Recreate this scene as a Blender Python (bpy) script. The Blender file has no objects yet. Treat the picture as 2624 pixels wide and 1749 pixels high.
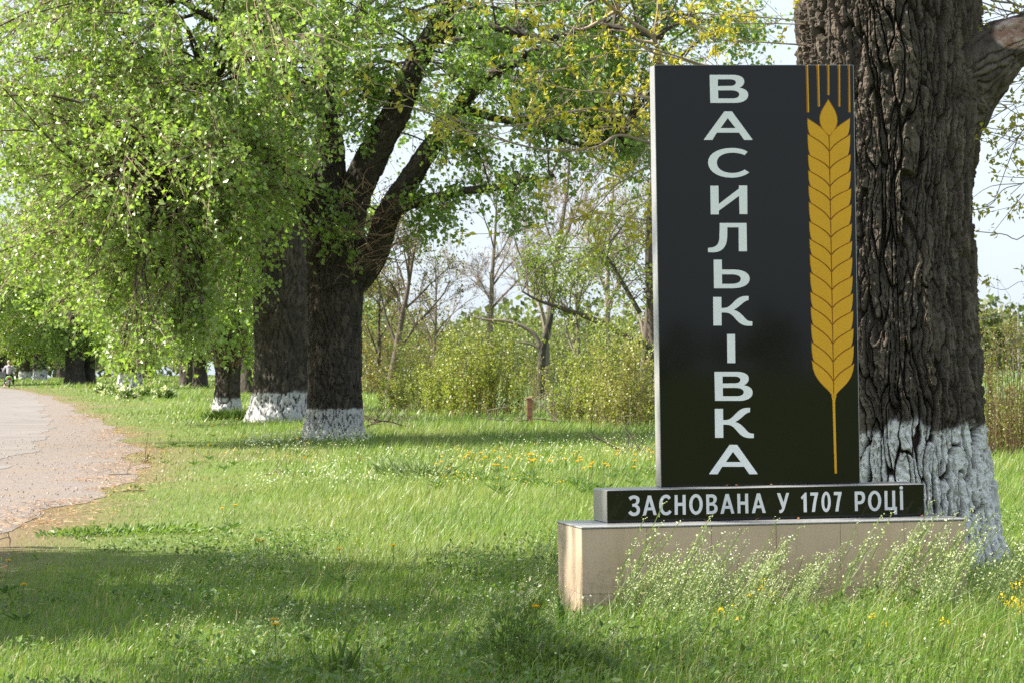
import bpy, math, random
import numpy as np
from mathutils import Vector, Matrix
from mathutils.geometry import tessellate_polygon

S = bpy.context.scene
COL = S.collection
RNG = np.random.default_rng(7)
R_ = math.radians

# ------------------------------------------------------------------ camera, sky, sun, exposure
CAMZ = 1.53
F_PX, ROLL, PITCH = 8400.0, 0.01492, 0.00967          # focal length for a 2624 px wide frame
cr, sr, cp, sp = math.cos(ROLL), math.sin(ROLL), math.cos(PITCH), math.sin(PITCH)
FWD = np.array([0, cp, sp]); UPV = np.array([0, -sp, cp]); XV = np.array([1.0, 0, 0])
AX_R = cr * XV - sr * UPV
AX_U = sr * XV + cr * UPV
cam_d = bpy.data.cameras.new('camera')
cam_d.sensor_width = 36.0
cam_d.lens = F_PX / 2624.0 * 36.0
cam_d.clip_start = 0.2
cam_d.clip_end = 6000.0
cam_d.dof.use_dof = True
cam_d.dof.focus_distance = 20.5
cam_d.dof.aperture_fstop = 20.0
cam = bpy.data.objects.new('camera', cam_d)
COL.objects.link(cam)
M = Matrix.Identity(4)
for i in range(3):
    M[i][0] = AX_R[i]; M[i][1] = AX_U[i]; M[i][2] = -FWD[i]
M[2][3] = CAMZ
cam.matrix_world = M
S.camera = cam

SUN_AZ = np.array([-0.998, -0.05]); SUN_AZ = SUN_AZ / np.linalg.norm(SUN_AZ)
SUN_EL = R_(46)
world = bpy.data.worlds.new('World')
S.world = world
world.use_nodes = True
wn, wl = world.node_tree.nodes, world.node_tree.links
bg = wn['Background']
sky = wn.new('ShaderNodeTexSky')
sky.sky_type = 'NISHITA'
sky.sun_disc = False
sky.sun_elevation = SUN_EL
sky.sun_rotation = math.atan2(SUN_AZ[0], SUN_AZ[1])
sky.altitude = 100
sky.air_density = 1.0
sky.dust_density = 3.0
sky.ozone_density = 1.0
# thin high cloud veil all round the sky
tc = wn.new('ShaderNodeTexCoord')
cn = wn.new('ShaderNodeTexNoise'); cn.inputs['Scale'].default_value = 2.2; cn.inputs['Detail'].default_value = 5
wl.new(tc.outputs['Generated'], cn.inputs['Vector'])
cmap = wn.new('ShaderNodeMapRange')
cmap.inputs['From Min'].default_value = 0.3; cmap.inputs['From Max'].default_value = 0.75
cmap.inputs['To Min'].default_value = 0.45; cmap.inputs['To Max'].default_value = 0.85
wl.new(cn.outputs['Fac'], cmap.inputs['Value'])
mixc = wn.new('ShaderNodeMix'); mixc.data_type = 'RGBA'
mixc.inputs['B'].default_value = (7.5, 8.5, 9.8, 1)
wl.new(sky.outputs['Color'], mixc.inputs['A'])
wl.new(cmap.outputs['Result'], mixc.inputs['Factor'])
wl.new(mixc.outputs['Result'], bg.inputs['Color'])
bg.inputs['Strength'].default_value = 0.055

sd = bpy.data.lights.new('sun', 'SUN')
sd.energy = 4.9
sd.angle = R_(0.53)
sd.color = (1.0, 0.94, 0.85)
sun = bpy.data.objects.new('sun', sd)
COL.objects.link(sun)
sv = Vector((SUN_AZ[0] * math.cos(SUN_EL), SUN_AZ[1] * math.cos(SUN_EL), math.sin(SUN_EL)))
sun.rotation_euler = sv.to_track_quat('Z', 'Y').to_euler()
sun.location = sv * 60

S.view_settings.view_transform = 'Standard'
S.view_settings.look = 'None'
S.view_settings.gamma = 1.0
S.view_settings.use_curve_mapping = False
S.view_settings.exposure = 1.65
try:
    S.cycles.use_denoising = False
    S.cycles.max_bounces = 8
    S.cycles.transparent_max_bounces = 8
    S.cycles.sample_clamp_indirect = 6.0
except Exception:
    pass

# ------------------------------------------------------------------ helpers: photo pixels (2352 wide) to places
KPX = 2624.0 / 2352.0
def ray(px, py):
    a = (px * KPX - 1312.0) / F_PX
    b = -(py * KPX - 874.5) / F_PX
    return FWD + a * AX_R + b * AX_U
def at(px, py, d):
    v = ray(px, py)
    return np.array([0, 0, CAMZ]) + v * (d / v[1])
def sstep(a, b, x):
    t = np.clip((np.asarray(x, float) - a) / (b - a), 0, 1)
    return t * t * (3 - 2 * t)
def gh(x, y):
    x = np.asarray(x, float); y = np.asarray(y, float)
    yk = [50, 65, 80, 100, 125, 165, 200, 240, 285, 400, 700, 1200]
    rl = np.interp(y, yk, [0, .03, .10, .24, .36, .66, .98, 1.26, 1.5, 1.75, 2.2, 2.4])
    rr = np.interp(y, yk, [0, .03, .10, .22, .30, .45, .5, .5, .5, .5, .45, .45])
    w = sstep(6, -16, x)
    r = rl * w + rr * (1 - w)
    r = r + 0.035 * np.sin(x * 0.21 + 1.3) * np.sin(y * 0.16 + 0.4) * sstep(12, 30, y)
    return r
def ground_hit(px, py):
    v = ray(px, py); d = 5.0
    for d in np.arange(8, 900, 0.25):
        p = np.array([0, 0, CAMZ]) + v * (d / v[1])
        if p[2] <= gh(p[0], p[1]):
            return p
    return p

# ------------------------------------------------------------------ numpy noise
def _hash(ix, iy, iz, seed):
    h = (ix.astype(np.int64) * 374761393 + iy.astype(np.int64) * 668265263 + iz.astype(np.int64) * 2147483647 + seed * 974634777) & 0xFFFFFFFF
    h = ((h ^ (h >> 13)) * 1274126177) & 0xFFFFFFFF
    h = (h ^ (h >> 16)) & 0xFFFFFFFF
    return h.astype(np.float64) / 4294967295.0
def vnoise(x, y, z=0.0, seed=0):
    x, y, z = np.broadcast_arrays(np.asarray(x, float), np.asarray(y, float), np.asarray(z, float))
    ix, iy, iz = np.floor(x), np.floor(y), np.floor(z)
    fx, fy, fz = x - ix, y - iy, z - iz
    fx = fx * fx * (3 - 2 * fx); fy = fy * fy * (3 - 2 * fy); fz = fz * fz * (3 - 2 * fz)
    out = 0
    for dx in (0, 1):
        for dy in (0, 1):
            for dz in (0, 1):
                w = (fx if dx else 1 - fx) * (fy if dy else 1 - fy) * (fz if dz else 1 - fz)
                out = out + w * _hash(ix + dx, iy + dy, iz + dz, seed)
    return out
def fbm(x, y, z=0.0, seed=0, oct=4):
    a, s, t = 0.5, 0.0, 0.0
    f = 1.0
    for o in range(oct):
        s = s + a * vnoise(np.asarray(x) * f, np.asarray(y) * f, np.asarray(z) * f, seed + o * 17)
        t += a; a *= 0.5; f *= 2.03
    return s / t
def voronoi_edge(u, v, nper, seed):
    """F2-F1 on a jittered unit grid, periodic in u with nper cells; also a random value of the nearest cell."""
    iu, iv = np.floor(u), np.floor(v)
    f1 = np.full(u.shape, 9.0); f2 = np.full(u.shape, 9.0); rid = np.zeros(u.shape)
    for du in (-1, 0, 1):
        for dv in (-1, 0, 1):
            cu, cv = iu + du, iv + dv
            cm = np.mod(cu, nper)
            jx = _hash(cm, cv, cm * 0, seed); jy = _hash(cm, cv, cm * 0 + 1, seed)
            d = np.hypot(cu + 0.1 + 0.8 * jx - u, cv + 0.1 + 0.8 * jy - v)
            near = d < f1
            f2 = np.where(near, f1, np.minimum(f2, d))
            rid = np.where(near, _hash(cm, cv, cm * 0 + 2, seed), rid)
            f1 = np.where(near, d, f1)
    return f2 - f1, rid

# ------------------------------------------------------------------ mesh building
def mesh_np(name, V, F, col=None, smooth=False, extra=None):
    """V (n,3); F: array (m,3)/(m,4) or list of such arrays."""
    if isinstance(F, np.ndarray):
        F = [F]
    F = [f for f in F if len(f)]
    V = np.asarray(V, np.float32)
    me = bpy.data.meshes.new(name)
    me.vertices.add(len(V)); me.vertices.foreach_set('co', V.ravel())
    nl = sum(f.size for f in F); npoly = sum(len(f) for f in F)
    me.loops.add(nl); me.polygons.add(npoly)
    me.loops.foreach_set('vertex_index', np.concatenate([f.ravel() for f in F]).astype(np.int32))
    tot = np.concatenate([np.full(len(f), f.shape[1], np.int32) for f in F])
    st = np.concatenate([[0], np.cumsum(tot)[:-1]]).astype(np.int32)
    me.polygons.foreach_set('loop_start', st)
    try:
        me.polygons.foreach_set('loop_total', tot)
    except Exception:
        pass
    me.polygons.foreach_set('use_smooth', np.full(npoly, bool(smooth)))
    if col is not None:
        a = me.attributes.new('col', 'FLOAT_COLOR', 'POINT')
        c = np.ones((len(V), 4), np.float32); c[:, :3] = col
        a.data.foreach_set('color', c.ravel())
    for k, arr in (extra or {}).items():
        a = me.attributes.new(k, 'FLOAT', 'POINT')
        a.data.foreach_set('value', np.asarray(arr, np.float32))
    me.update(calc_edges=True)
    me.validate(clean_customdata=False)
    return me
def link(name, me, mat=None, parent=None, loc=None, rz=None, kind=None):
    o = bpy.data.objects.new(name, me)
    COL.objects.link(o)
    if mat is not None and me is not None and len(me.materials) == 0:
        me.materials.append(mat)
    if parent is not None:
        o.parent = parent
    if loc is not None:
        o.location = loc
    if rz is not None:
        o.rotation_euler = (0, 0, rz)
    if kind:
        o['kind'] = kind
    return o
def tag(o, label, cat, group=None):
    o['label'] = label; o['category'] = cat
    if group:
        o['group'] = group
    return o
def thing(name, label, cat, loc=(0, 0, 0), rz=0.0, group=None):
    o = bpy.data.objects.new(name, None)
    COL.objects.link(o)
    o.empty_display_size = 0.2
    o.location = loc; o.rotation_euler = (0, 0, rz)
    return tag(o, label, cat, group)
def copy_tree(o, parent=None):
    c = o.copy(); COL.objects.link(c); c.parent = parent
    for ch in list(o.children):
        copy_tree(ch, c)
    return c

class MB:
    """Collects vertices and faces (quads and tris) with a colour per vertex."""
    def __init__(s):
        s.V, s.Q, s.T, s.C, s.n = [], [], [], [], 0
    def add(s, V, Q=None, T=None, col=(1, 1, 1)):
        V = np.asarray(V, float)
        if Q is not None and len(Q): s.Q.append(np.asarray(Q, int) + s.n)
        if T is not None and len(T): s.T.append(np.asarray(T, int) + s.n)
        s.V.append(V)
        c = np.empty((len(V), 3)); c[:] = col
        s.C.append(c); s.n += len(V)
    def box(s, x0, y0, z0, x1, y1, z1, b=0.0, col=(1, 1, 1)):
        """box with optional chamfer b"""
        if b <= 0:
            V = [(x, y, z) for z in (z0, z1) for y in (y0, y1) for x in (x0, x1)]
            Q = [(0, 2, 3, 1), (4, 5, 7, 6), (0, 1, 5, 4), (2, 6, 7, 3), (0, 4, 6, 2), (1, 3, 7, 5)]
            s.add(V, Q, col=col); return
        c = np.array([(x0 + x1) / 2, (y0 + y1) / 2, (z0 + z1) / 2]); h = np.array([x1 - x0, y1 - y0, z1 - z0]) / 2
        V = []; idx = {}
        for ax in range(3):
            for sx in (-1, 1):
                for sy in (-1, 1):
                    for sz in (-1, 1):
                        sg = np.array([sx, sy, sz])
                        p = c + sg * (h - b); p[ax] = c[ax] + sg[ax] * h[ax]
                        idx[(ax, sx, sy, sz)] = len(V); V.append(p)
        Q, T = [], []
        for ax in range(3):
            o = [a for a in range(3) if a != ax]
            for sg in (-1, 1):
                quad = []
                for a, bb in ((-1, -1), (1, -1), (1, 1), (-1, 1)):
                    k = [0, 0, 0]; k[ax] = sg; k[o[0]] = a; k[o[1]] = bb
                    quad.append(idx[(ax, *k)])
                Q.append(quad)
            for a in (-1, 1):       # edges along ax
                for bb in (-1, 1):
                    k0 = [0, 0, 0]; k1 = [0, 0, 0]
                    k0[ax] = -1; k1[ax] = 1
                    for k in (k0, k1):
                        k[o[0]] = a; k[o[1]] = bb
                    Q.append([idx[(o[0], *k0)], idx[(o[0], *k1)], idx[(o[1], *k1)], idx[(o[1], *k0)]])
        for sx in (-1, 1):
            for sy in (-1, 1):
                for sz in (-1, 1):
                    T.append([idx[(0, sx, sy, sz)], idx[(1, sx, sy, sz)], idx[(2, sx, sy, sz)]])
        s.add(V, Q, T, col)
    def tube(s, P, R, k=5, col=(1, 1, 1), cap=True):
        P = np.asarray(P, float); n = len(P)
        R = np.broadcast_to(np.asarray(R, float), (n,))
        t = np.gradient(P, axis=0); t /= np.linalg.norm(t, axis=1)[:, None] + 1e-9
        ref = np.array([0.0, 0, 1.0])
        if abs(t[:, 2]).mean() > 0.8: ref = np.array([1.0, 0, 0])
        a = np.cross(t, ref); a /= np.linalg.norm(a, axis=1)[:, None] + 1e-9
        b = np.cross(t, a)
        th = np.arange(k) * 2 * math.pi / k
        V = P[:, None, :] + R[:, None, None] * (np.cos(th)[None, :, None] * a[:, None, :] + np.sin(th)[None, :, None] * b[:, None, :])
        V = V.reshape(-1, 3)
        i = np.arange(n - 1)[:, None] * k; j = np.arange(k)[None, :]; j2 = (j + 1) % k
        Q = np.stack([i + j, i + j2, i + k + j2, i + k + j], -1).reshape(-1, 4)
        T = None
        if cap:
            V = np.vstack([V, P[:1], P[-1:]])
            jj = np.arange(k)
            T = np.vstack([np.stack([np.full(k, n * k), (jj + 1) % k, jj], -1),
                           np.stack([np.full(k, n * k + 1), (n - 1) * k + jj, (n - 1) * k + (jj + 1) % k], -1)])
        s.add(V, Q, T, col)
    def lathe(s, prof, k=12, c=(0, 0, 0), axis=2, col=(1, 1, 1)):
        prof = np.asarray(prof, float); n = len(prof)
        th = np.arange(k) * 2 * math.pi / k
        V = np.zeros((n, k, 3))
        o = [a for a in range(3) if a != axis]
        V[:, :, o[0]] = prof[:, 0:1] * np.cos(th); V[:, :, o[1]] = prof[:, 0:1] * np.sin(th); V[:, :, axis] = prof[:, 1:2]
        V = V.reshape(-1, 3) + np.asarray(c)
        i = np.arange(n - 1)[:, None] * k; j = np.arange(k)[None, :]; j2 = (j + 1) % k
        Q = np.stack([i + j, i + j2, i + k + j2, i + k + j], -1).reshape(-1, 4)
        s.add(V, Q, col=col)
    def mesh(s, name, smooth=False):
        F = []
        if s.Q: F.append(np.vstack(s.Q))
        if s.T: F.append(np.vstack(s.T))
        return mesh_np(name, np.vstack(s.V), F, np.vstack(s.C), smooth)
    def build(s, name, mat, parent=None, smooth=False, kind=None, loc=None, rz=None):
        return link(name, s.mesh(name, smooth), mat, parent, loc, rz, kind)

def curve(P, n):
    """Catmull-Rom through rows of P (any width), n samples evenly by chord length."""
    P = np.asarray(P, float)
    if len(P) == 2:
        t = np.linspace(0, 1, n)[:, None]; return P[0] * (1 - t) + P[1] * t
    L = np.concatenate([[0], np.cumsum(np.linalg.norm(np.diff(P[:, :3], axis=0), axis=1))])
    s = np.linspace(0, L[-1], n)
    k = np.clip(np.searchsorted(L, s, side='right') - 1, 0, len(P) - 2)
    t = ((s - L[k]) / (L[k + 1] - L[k] + 1e-12))[:, None]
    Pe = np.vstack([2 * P[0] - P[1], P, 2 * P[-1] - P[-2]])
    p0, p1, p2, p3 = Pe[k], Pe[k + 1], Pe[k + 2], Pe[k + 3]
    return 0.5 * (2 * p1 + (p2 - p0) * t + (2 * p0 - 5 * p1 + 4 * p2 - p3) * t ** 2 + (3 * p1 - p0 - 3 * p2 + p3) * t ** 3)

# ------------------------------------------------------------------ materials
def new_mat(name):
    m = bpy.data.materials.new(name); m.use_nodes = True
    n, l = m.node_tree.nodes, m.node_tree.links
    return m, n, l, n['Principled BSDF']
def node(n, t, **kw):
    x = n.new(t)
    for k, v in kw.items():
        if k in x.inputs: x.inputs[k].default_value = v
        else: setattr(x, k, v)
    return x
def mixrgb(n, l, fac, a, b, mode='MIX'):
    m = n.new('ShaderNodeMix'); m.data_type = 'RGBA'; m.blend_type = mode
    for key, v in (('Factor', fac), ('A', a), ('B', b)):
        if hasattr(v, 'default_value') or hasattr(v, 'is_linked'):
            l.new(v, m.inputs[key])
        elif key == 'Factor':
            m.inputs[key].default_value = v
        else:
            m.inputs[key].default_value = (*v, 1)
    return m.outputs['Result']
def noise_out(n, l, scale, detail=4, vec=None, rough=0.6, stretch=None):
    t = n.new('ShaderNodeTexNoise'); t.inputs['Scale'].default_value = scale
    t.inputs['Detail'].default_value = detail; t.inputs['Roughness'].default_value = rough
    if vec is None:
        tcn = n.new('ShaderNodeTexCoord'); vec = tcn.outputs['Object']
    if stretch is not None:
        mp = n.new('ShaderNodeMapping'); mp.inputs['Scale'].default_value = stretch
        l.new(vec, mp.inputs['Vector']); vec = mp.outputs['Vector']
    l.new(vec, t.inputs['Vector'])
    return t.outputs['Fac']
def ramp(n, l, fac, lo, hi):
    m = n.new('ShaderNodeMapRange'); m.inputs['From Min'].default_value = lo; m.inputs['From Max'].default_value = hi
    l.new(fac, m.inputs['Value']); return m.outputs['Result']
def bump(n, l, p, h, dist=0.01, strength=0.6):
    b = n.new('ShaderNodeBump'); b.inputs['Distance'].default_value = dist; b.inputs['Strength'].default_value = strength
    l.new(h, b.inputs['Height']); l.new(b.outputs['Normal'], p.inputs['Normal'])

def plain(name, c, rough=0.6, spec=0.5, var=0.12, scale=8.0, metal=0.0):
    m, n, l, p = new_mat(name)
    f = noise_out(n, l, scale)
    a = tuple(x * (1 - var) for x in c); b = tuple(min(1, x * (1 + var)) for x in c)
    l.new(mixrgb(n, l, f, a, b), p.inputs['Base Color'])
    p.inputs['Roughness'].default_value = rough; p.inputs['Specular IOR Level'].default_value = spec
    p.inputs['Metallic'].default_value = metal
    return m
def attr_mat(name, rough=0.7, spec=0.4, mul=(1, 1, 1)):
    m, n, l, p = new_mat(name)
    a = node(n, 'ShaderNodeAttribute', attribute_name='col')
    f = noise_out(n, l, 9.0)
    c = mixrgb(n, l, 1.0, a.outputs['Color'], mul, 'MULTIPLY')
    dk = mixrgb(n, l, 1.0, c, (0.8, 0.8, 0.8), 'MULTIPLY')
    l.new(mixrgb(n, l, f, dk, c), p.inputs['Base Color'])
    p.inputs['Roughness'].default_value = rough; p.inputs['Specular IOR Level'].default_value = spec
    return m
def leaf_mat(name, rough=0.35, trans=0.45, tcol=(1.25, 1.35, 0.5), spec=0.5):
    m, n, l, p = new_mat(name)
    a = node(n, 'ShaderNodeAttribute', attribute_name='col')
    l.new(a.outputs['Color'], p.inputs['Base Color'])
    p.inputs['Roughness'].default_value = rough; p.inputs['Specular IOR Level'].default_value = spec
    t = n.new('ShaderNodeBsdfTranslucent')
    l.new(mixrgb(n, l, 1.0, a.outputs['Color'], tcol, 'MULTIPLY'), t.inputs['Color'])
    mx = n.new('ShaderNodeMixShader'); mx.inputs[0].default_value = trans
    l.new(p.outputs[0], mx.inputs[1]); l.new(t.outputs[0], mx.inputs[2])
    l.new(mx.outputs[0], n['Material Output'].inputs['Surface'])
    return m
def bark_mat(name, c1, c2, wh=1.0):
    m, n, l, p = new_mat(name)
    at_ = node(n, 'ShaderNodeAttribute', attribute_name='paint')
    bw = node(n, 'ShaderNodeAttribute', attribute_name='bare')
    f1 = noise_out(n, l, 3.0, 5); f2 = noise_out(n, l, 26.0, 5, stretch=(1, 1, 0.3))
    c = mixrgb(n, l, ramp(n, l, f1, 0.35, 0.7), c1, c2)
    dk = mixrgb(n, l, 1.0, c, (0.62, 0.6, 0.58), 'MULTIPLY')
    c = mixrgb(n, l, ramp(n, l, f2, 0.35, 0.65), dk, c)
    tn = node(n, 'ShaderNodeAttribute', attribute_name='tone')
    c = mixrgb(n, l, ramp(n, l, tn.outputs['Fac'], 0.35, 0.9), c, mixrgb(n, l, 1.0, c, (1.55, 1.5, 1.42), 'MULTIPLY'))
    lich = ramp(n, l, noise_out(n, l, 5.0, 7, rough=0.75), 0.60, 0.72)
    c = mixrgb(n, l, lich, c, mixrgb(n, l, 0.5, c, (0.17, 0.17, 0.13)))
    bwc = mixrgb(n, l, ramp(n, l, noise_out(n, l, 7.0, 6), 0.4, 0.62), (0.30, 0.17, 0.12), (0.50, 0.40, 0.33))
    c = mixrgb(n, l, bw.outputs['Fac'], c, bwc)
    wf = noise_out(n, l, 9.0, 6)
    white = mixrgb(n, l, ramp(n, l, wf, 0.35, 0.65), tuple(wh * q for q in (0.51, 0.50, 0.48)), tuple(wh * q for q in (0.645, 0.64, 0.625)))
    # paint worn through in speckles
    wear = n.new('ShaderNodeMath'); wear.operation = 'MULTIPLY'; wear.use_clamp = True
    l.new(at_.outputs['Fac'], wear.inputs[0]); l.new(ramp(n, l, noise_out(n, l, 22.0, 7, rough=0.75, stretch=(1, 1, 0.35)), 0.29, 0.40), wear.inputs[1])
    l.new(mixrgb(n, l, wear.outputs[0], c, white), p.inputs['Base Color'])
    p.inputs['Roughness'].default_value = 0.9; p.inputs['Specular IOR Level'].default_value = 0.2
    bump(n, l, p, noise_out(n, l, 60.0, 8, rough=0.75, stretch=(1, 1, 0.45)), 0.02, 0.9)
    return m

MAT = {}
MAT['leaf'] = leaf_mat('poplar leaf', 0.34, 0.52, (1.25, 1.45, 0.6), 1.0)
MAT['young_leaf'] = leaf_mat('young leaf', 0.4, 0.45, (1.15, 1.2, 0.5))
MAT['grass'] = leaf_mat('grass blade', 0.42, 0.40, (1.2, 1.3, 0.5), 0.4)
MAT['weed'] = leaf_mat('weed', 0.5, 0.35, (1.2, 1.3, 0.6), 0.4)
MAT['twig'] = attr_mat('twig bark', 0.85, 0.3)
MAT['bark_big'] = bark_mat('old poplar bark', (0.075, 0.063, 0.050), (0.135, 0.115, 0.094), 1.26)
MAT['bark'] = bark_mat('poplar bark', (0.042, 0.036, 0.030), (0.085, 0.073, 0.060), 0.8)  # whitewash factor lowered: crown shade on the trunks put into the paint colour
MAT['paint'] = attr_mat('painted', 0.55, 0.4)
MAT['cloth'] = attr_mat('cloth', 0.9, 0.2)
MAT['plain_attr'] = attr_mat('dry litter', 0.9, 0.2)

# polished black granite with fine crystals
m, n, l, p = new_mat('black granite')
vo = n.new('ShaderNodeTexVoronoi'); vo.inputs['Scale'].default_value = 900
tcn = n.new('ShaderNodeTexCoord'); l.new(tcn.outputs['Object'], vo.inputs['Vector'])
l.new(mixrgb(n, l, ramp(n, l, vo.outputs['Color'], 0.75, 1.0), (0.006, 0.006, 0.005), (0.022, 0.021, 0.018)), p.inputs['Base Color'])
p.inputs['Roughness'].default_value = 0.035
p.inputs['Specular IOR Level'].default_value = 0.27
sm = noise_out(n, l, 2.5, 5)
mr = n.new('ShaderNodeMapRange'); mr.inputs['To Min'].default_value = 0.02; mr.inputs['To Max'].default_value = 0.07
l.new(sm, mr.inputs['Value']); l.new(mr.outputs['Result'], p.inputs['Roughness'])
MAT['granite'] = m
# grey sawn granite of edges and tops
m, n, l, p = new_mat('grey granite')
f = noise_out(n, l, 140.0, 4); g = noise_out(n, l, 4.0, 4)
c = mixrgb(n, l, ramp(n, l, f, 0.35, 0.65), (0.21, 0.21, 0.21), (0.34, 0.34, 0.335))
l.new(mixrgb(n, l, ramp(n, l, g, 0.3, 0.7), mixrgb(n, l, 1.0, c, (0.8, 0.79, 0.76), 'MULTIPLY'), c), p.inputs['Base Color'])
p.inputs['Roughness'].default_value = 0.3
MAT['grey_granite'] = m
# beige ceramic tile
m, n, l, p = new_mat('beige tile')
f = noise_out(n, l, 30.0, 3); g = noise_out(n, l, 3.0, 5)
oi = n.new('ShaderNodeObjectInfo')
c = mixrgb(n, l, f, (0.535, 0.395, 0.285), (0.565, 0.42, 0.305))
c = mixrgb(n, l, ramp(n, l, g, 0.35, 0.75), c, mixrgb(n, l, 1.0, c, (0.88, 0.87, 0.85), 'MULTIPLY'))
c = mixrgb(n, l, oi.outputs['Random'], c, mixrgb(n, l, 1.0, c, (0.93, 0.92, 0.91), 'MULTIPLY'))
st = ramp(n, l, noise_out(n, l, 7.0, 5, stretch=(1, 1, 0.12)), 0.48, 0.8)
c = mixrgb(n, l, st, c, mixrgb(n, l, 1.0, c, (0.80, 0.78, 0.74), 'MULTIPLY'))
sx = n.new('ShaderNodeSeparateXYZ'); l.new(n.new('ShaderNodeTexCoord').outputs['Object'], sx.inputs[0])
spl = n.new('ShaderNodeMath'); spl.operation = 'MULTIPLY'; spl.use_clamp = True
l.new(ramp(n, l, sx.outputs['Z'], 0.42, 0.05), spl.inputs[0]); l.new(ramp(n, l, noise_out(n, l, 22.0, 6), 0.45, 0.6), spl.inputs[1])
c = mixrgb(n, l, spl.outputs[0], c, (0.26, 0.20, 0.14))
l.new(c, p.inputs['Base Color'])
p.inputs['Roughness'].default_value = 0.38
MAT['tile'] = m
MAT['grout'] = plain('grout', (0.30, 0.24, 0.185), 0.9, 0.2)
MAT['letter'] = plain('letter paint', (0.74, 0.75, 0.745), 0.5, 0.4, 0.05, 14)
MAT['letter_small'] = plain('small letter paint', (0.58, 0.59, 0.585), 0.55, 0.4, 0.07, 14)
MAT['gold'] = plain('ochre paint', (0.62, 0.325, 0.02), 0.5, 0.2, 0.06, 6)
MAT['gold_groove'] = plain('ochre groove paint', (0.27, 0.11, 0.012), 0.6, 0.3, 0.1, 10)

# ground: soil and short turf, straw where dry
m, n, l, p = new_mat('turf ground')
a = node(n, 'ShaderNodeAttribute', attribute_name='dry')
f1 = noise_out(n, l, 1.3, 6); f2 = noise_out(n, l, 14.0, 6)
g = mixrgb(n, l, ramp(n, l, f1, 0.3, 0.7), (0.085, 0.125, 0.03), (0.13, 0.17, 0.045))
g = mixrgb(n, l, ramp(n, l, f2, 0.4, 0.75), g, (0.075, 0.085, 0.03))
dry = mixrgb(n, l, ramp(n, l, f2, 0.3, 0.7), (0.115, 0.085, 0.048), (0.18, 0.135, 0.078))
l.new(mixrgb(n, l, a.outputs['Fac'], g, dry), p.inputs['Base Color'])
p.inputs['Roughness'].default_value = 0.95; p.inputs['Specular IOR Level'].default_value = 0.1
bump(n, l, p, f2, 0.04, 0.8)
MAT['ground'] = m
# weathered asphalt, dusty and cracked
m, n, l, p = new_mat('old asphalt')
f1 = noise_out(n, l, 0.5, 6); f2 = noise_out(n, l, 60.0, 4)
c = mixrgb(n, l, ramp(n, l, f1, 0.3, 0.7), (0.135, 0.117, 0.103), (0.19, 0.168, 0.149))
c = mixrgb(n, l, ramp(n, l, f2, 0.3, 0.7), mixrgb(n, l, 1.0, c, (0.82, 0.8, 0.79), 'MULTIPLY'), c)
vo = n.new('ShaderNodeTexVoronoi'); vo.feature = 'DISTANCE_TO_EDGE'; vo.inputs['Scale'].default_value = 0.35
tcn = n.new('ShaderNodeTexCoord'); wn_ = n.new('ShaderNodeMixRGB'); wn_.inputs[0].default_value = 0.35
nz = n.new('ShaderNodeTexNoise'); nz.inputs['Scale'].default_value = 0.8; nz.inputs['Detail'].default_value = 6
l.new(tcn.outputs['Object'], nz.inputs['Vector']); l.new(tcn.outputs['Object'], wn_.inputs[1]); l.new(nz.outputs['Color'], wn_.inputs[2])
l.new(wn_.outputs[0], vo.inputs['Vector'])
crack = ramp(n, l, vo.outputs['Distance'], 0.004, 0.016)
l.new(mixrgb(n, l, crack, (0.10, 0.09, 0.085), c), p.inputs['Base Color'])
p.inputs['Roughness'].default_value = 0.9
bump(n, l, p, f2, 0.004, 0.6)
MAT['asphalt'] = m
m, n, l, p = new_mat('gravel')
vo = n.new('ShaderNodeTexVoronoi'); vo.inputs['Scale'].default_value = 26
tcn = n.new('ShaderNodeTexCoord'); l.new(tcn.outputs['Object'], vo.inputs['Vector'])
f1 = noise_out(n, l, 0.8, 6)
c = mixrgb(n, l, vo.outputs['Color'], (0.075, 0.06, 0.05), (0.215, 0.18, 0.155))
c = mixrgb(n, l, ramp(n, l, f1, 0.42, 0.7), c, (0.165, 0.125, 0.09))
l.new(c, p.inputs['Base Color']); p.inputs['Roughness'].default_value = 0.95
bump(n, l, p, vo.outputs['Distance'], 0.02, 0.8)
MAT['gravel'] = m
m, n, l, p = new_mat('young crop')
f1 = noise_out(n, l, 0.06, 5); f2 = noise_out(n, l, 3.0, 5)
c = mixrgb(n, l, f1, (0.06, 0.13, 0.03), (0.085, 0.17, 0.04))
l.new(mixrgb(n, l, ramp(n, l, f2, 0.4, 0.7), c, (0.05, 0.10, 0.025)), p.inputs['Base Color'])
p.inputs['Roughness'].default_value = 0.9
MAT['crop'] = m

# ------------------------------------------------------------------ ground, road, shoulder, field
def road_edges():
    """right edge of the asphalt and outer edge of the gravel, as x over distance"""
    A = np.array([ground_hit(*q)[:2] for q in ((0, 1068), (57, 1044), (106, 1008), (108, 975), (99, 941), (90, 918), (48, 899), (8, 892))])
    G = np.array([ground_hit(*q)[:2] for q in ((0, 1240), (70, 1208), (150, 1175), (230, 1140), (290, 1085), (314, 1040), (285, 1000), (215, 962), (165, 935), (120, 912), (70, 900), (20, 892.5))])
    A = A[np.argsort(A[:, 1])]; G = G[np.argsort(G[:, 1])]
    A = np.vstack([[A[0, 0] + 1.6, -60], [A[0, 0] + 1.1, 20], A, [A[-1, 0] - 40, A[-1, 1] + 200]])
    G = np.vstack([[G[0, 0] + 1.3, -60], [G[0, 0] + 0.5, 20], G, [G[-1, 0] - 40, G[-1, 1] + 200]])
    return A, G
EDGE_A, EDGE_G = road_edges()
def xa(y): return np.interp(y, EDGE_A[:, 1], EDGE_A[:, 0])
def xg(y): return np.maximum(np.interp(y, EDGE_G[:, 1], EDGE_G[:, 0]), xa(y) + 0.25)
ROADW = 6.6

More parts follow.
